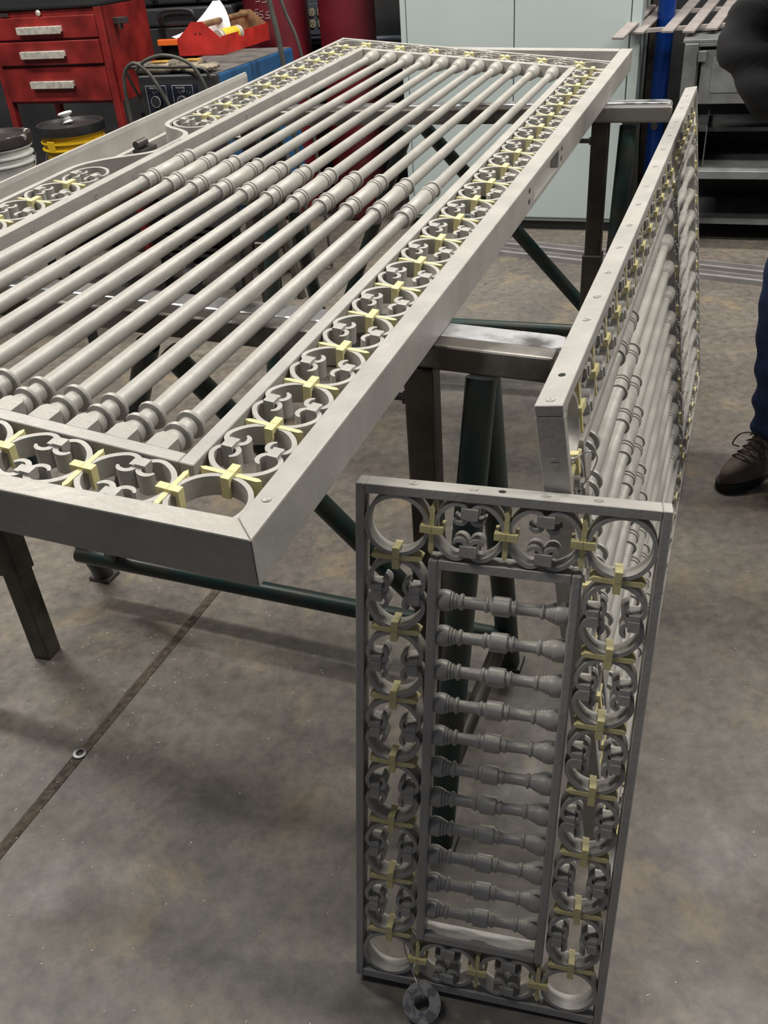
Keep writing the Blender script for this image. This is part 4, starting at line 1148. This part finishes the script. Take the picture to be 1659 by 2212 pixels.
# soft folds
for v in fleece.data.vertices:
    c_ = v.co
    v.co += v.normal * (0.015 * math.sin(c_.z * 46 + c_.x * 29 + 2.0 * math.sin(c_.y * 14)) * math.sin(c_.y * 19 + c_.z * 11 + 1.0) + 0.003 * math.sin(c_.z * 90 + c_.y * 30))
hem = skinned('jacket_hem', [pl(0.005, 0, 0.955), pl(0.005, 0, 0.985)], [(0, 1)], [0.150, 0.160], 'jacket', per)
V_ = [pl(0, 0, 0.95), pl(0, -0.10, 0.86), pl(0.012, -0.128, 0.68), pl(0.02, -0.128, 0.50), pl(0.0, -0.118, 0.33), pl(-0.01, -0.115, 0.20), pl(-0.006, -0.115, 0.13),
      pl(0, 0.10, 0.86), pl(0.01, 0.125, 0.68), pl(0.02, 0.14, 0.50), pl(0.0, 0.145, 0.33), pl(-0.01, 0.15, 0.20), pl(-0.006, 0.15, 0.13)]
E_ = [(0, 1), (1, 2), (2, 3), (3, 4), (4, 5), (5, 6), (0, 7), (7, 8), (8, 9), (9, 10), (10, 11), (11, 12)]
jeans = skinned('jeans', V_, E_, [0.135, 0.115, 0.100, 0.084, 0.078, 0.074, 0.078, 0.115, 0.100, 0.084, 0.078, 0.074, 0.078], 'denim', per, 3)
for v in jeans.data.vertices:
    c_ = v.co
    k_ = max(0, 1 - abs(c_.z - 0.22) / 0.25) + 0.4
    v.co += v.normal * 0.006 * k_ * math.sin(c_.z * 62 + c_.x * 25 + c_.y * 13)
def boot(l_, toe_out):
    t_ = math.radians(toe_out)
    d_ = fd * math.cos(t_) + ld * math.sin(t_)
    s_ = Vector((d_.y, -d_.x, 0))
    bx_ = fd * -0.015 + ld * l_
    mt = Matrix(((d_.x, s_.x, 0, bx_.x), (d_.y, s_.y, 0, bx_.y), (0, 0, 1, 0), (0, 0, 0, 1)))
    # outline of the sole, x forward
    sole = [(-0.085, -0.012), (-0.078, -0.032), (-0.04, -0.041), (0.03, -0.038), (0.10, -0.050), (0.16, -0.050), (0.20, -0.036), (0.216, -0.008), (0.212, 0.018), (0.185, 0.040), (0.13, 0.048), (0.06, 0.040), (0.0, 0.038), (-0.05, 0.038), (-0.078, 0.030), (-0.085, 0.010)]
    sm_ = [(q_.x, q_.y) for q_ in spline([(x, y, 0) for x, y in sole] + [(sole[0][0], sole[0][1], 0)], 3)][:-1]
    so_ = part('boot_sole', MB().prism(sm_, 0, 0.030), 'sole', per, mt, bevel=0.004, seg=2)
    # upper: stacked rings shrinking to the ankle
    def ringz(z, x0, x1, wd, bulge):
        out = []
        for i in range(28):
            a_ = 2 * math.pi * i / 28
            cx0, rxx = (x0 + x1) / 2, (x1 - x0) / 2
            y = wd * math.sin(a_)
            x = cx0 + rxx * math.copysign(abs(math.cos(a_)) ** 0.75, math.cos(a_))
            wf_ = 1.0 - 0.22 * max(0, -math.cos(a_)) if bulge else 1.0
            out.append((x, y * wf_, z))
        return out
    rings_ = [ringz(0.029, -0.082, 0.211, 0.047, 1), ringz(0.050, -0.084, 0.213, 0.048, 1), ringz(0.068, -0.083, 0.205, 0.046, 1), ringz(0.085, -0.082, 0.180, 0.043, 1), ringz(0.102, -0.080, 0.125, 0.041, 1), ringz(0.125, -0.078, 0.085, 0.041, 0), ringz(0.155, -0.076, 0.062, 0.042, 0), ringz(0.190, -0.076, 0.055, 0.044, 0), ringz(0.215, -0.078, 0.054, 0.046, 0)]
    ub = MB()
    vs_, fs_ = [], []
    for rg in rings_:
        vs_ += rg
    for j in range(len(rings_) - 1):
        for i in range(28):
            fs_.append((j * 28 + i, j * 28 + (i + 1) % 28, (j + 1) * 28 + (i + 1) % 28, (j + 1) * 28 + i))
    fs_.append(tuple(range(28 * (len(rings_) - 1), 28 * len(rings_))))
    ub.add(vs_, fs_)
    u_ = part('boot_upper', ub, 'bootleather', per, mt, smooth=70)
    u_.modifiers.new('sub', 'SUBSURF').render_levels = 1
    lc = MB()
    for (x, z) in ((0.140, 0.103), (0.118, 0.110), (0.098, 0.122), (0.083, 0.138), (0.072, 0.156)):
        lc.path([(x - 0.012, -0.034, z - 0.014), (x, -0.012, z + 0.004), (x + 0.004, 0.012, z + 0.004), (x - 0.004, 0.034, z - 0.014)], 0.0026, 6)
    lc.path(spline([(0.075, 0.0, 0.166), (0.105, -0.035, 0.160), (0.120, -0.055, 0.120), (0.090, -0.050, 0.105), (0.078, -0.01, 0.150)], 6), 0.0022, 6)
    lc.path(spline([(0.075, 0.0, 0.166), (0.110, 0.035, 0.160), (0.115, 0.058, 0.115), (0.085, 0.055, 0.095)], 6), 0.0022, 6)
    part('boot_lace', lc, 'lace', u_, smooth=60)
boot(-0.115, -10)
boot(0.150, 12)
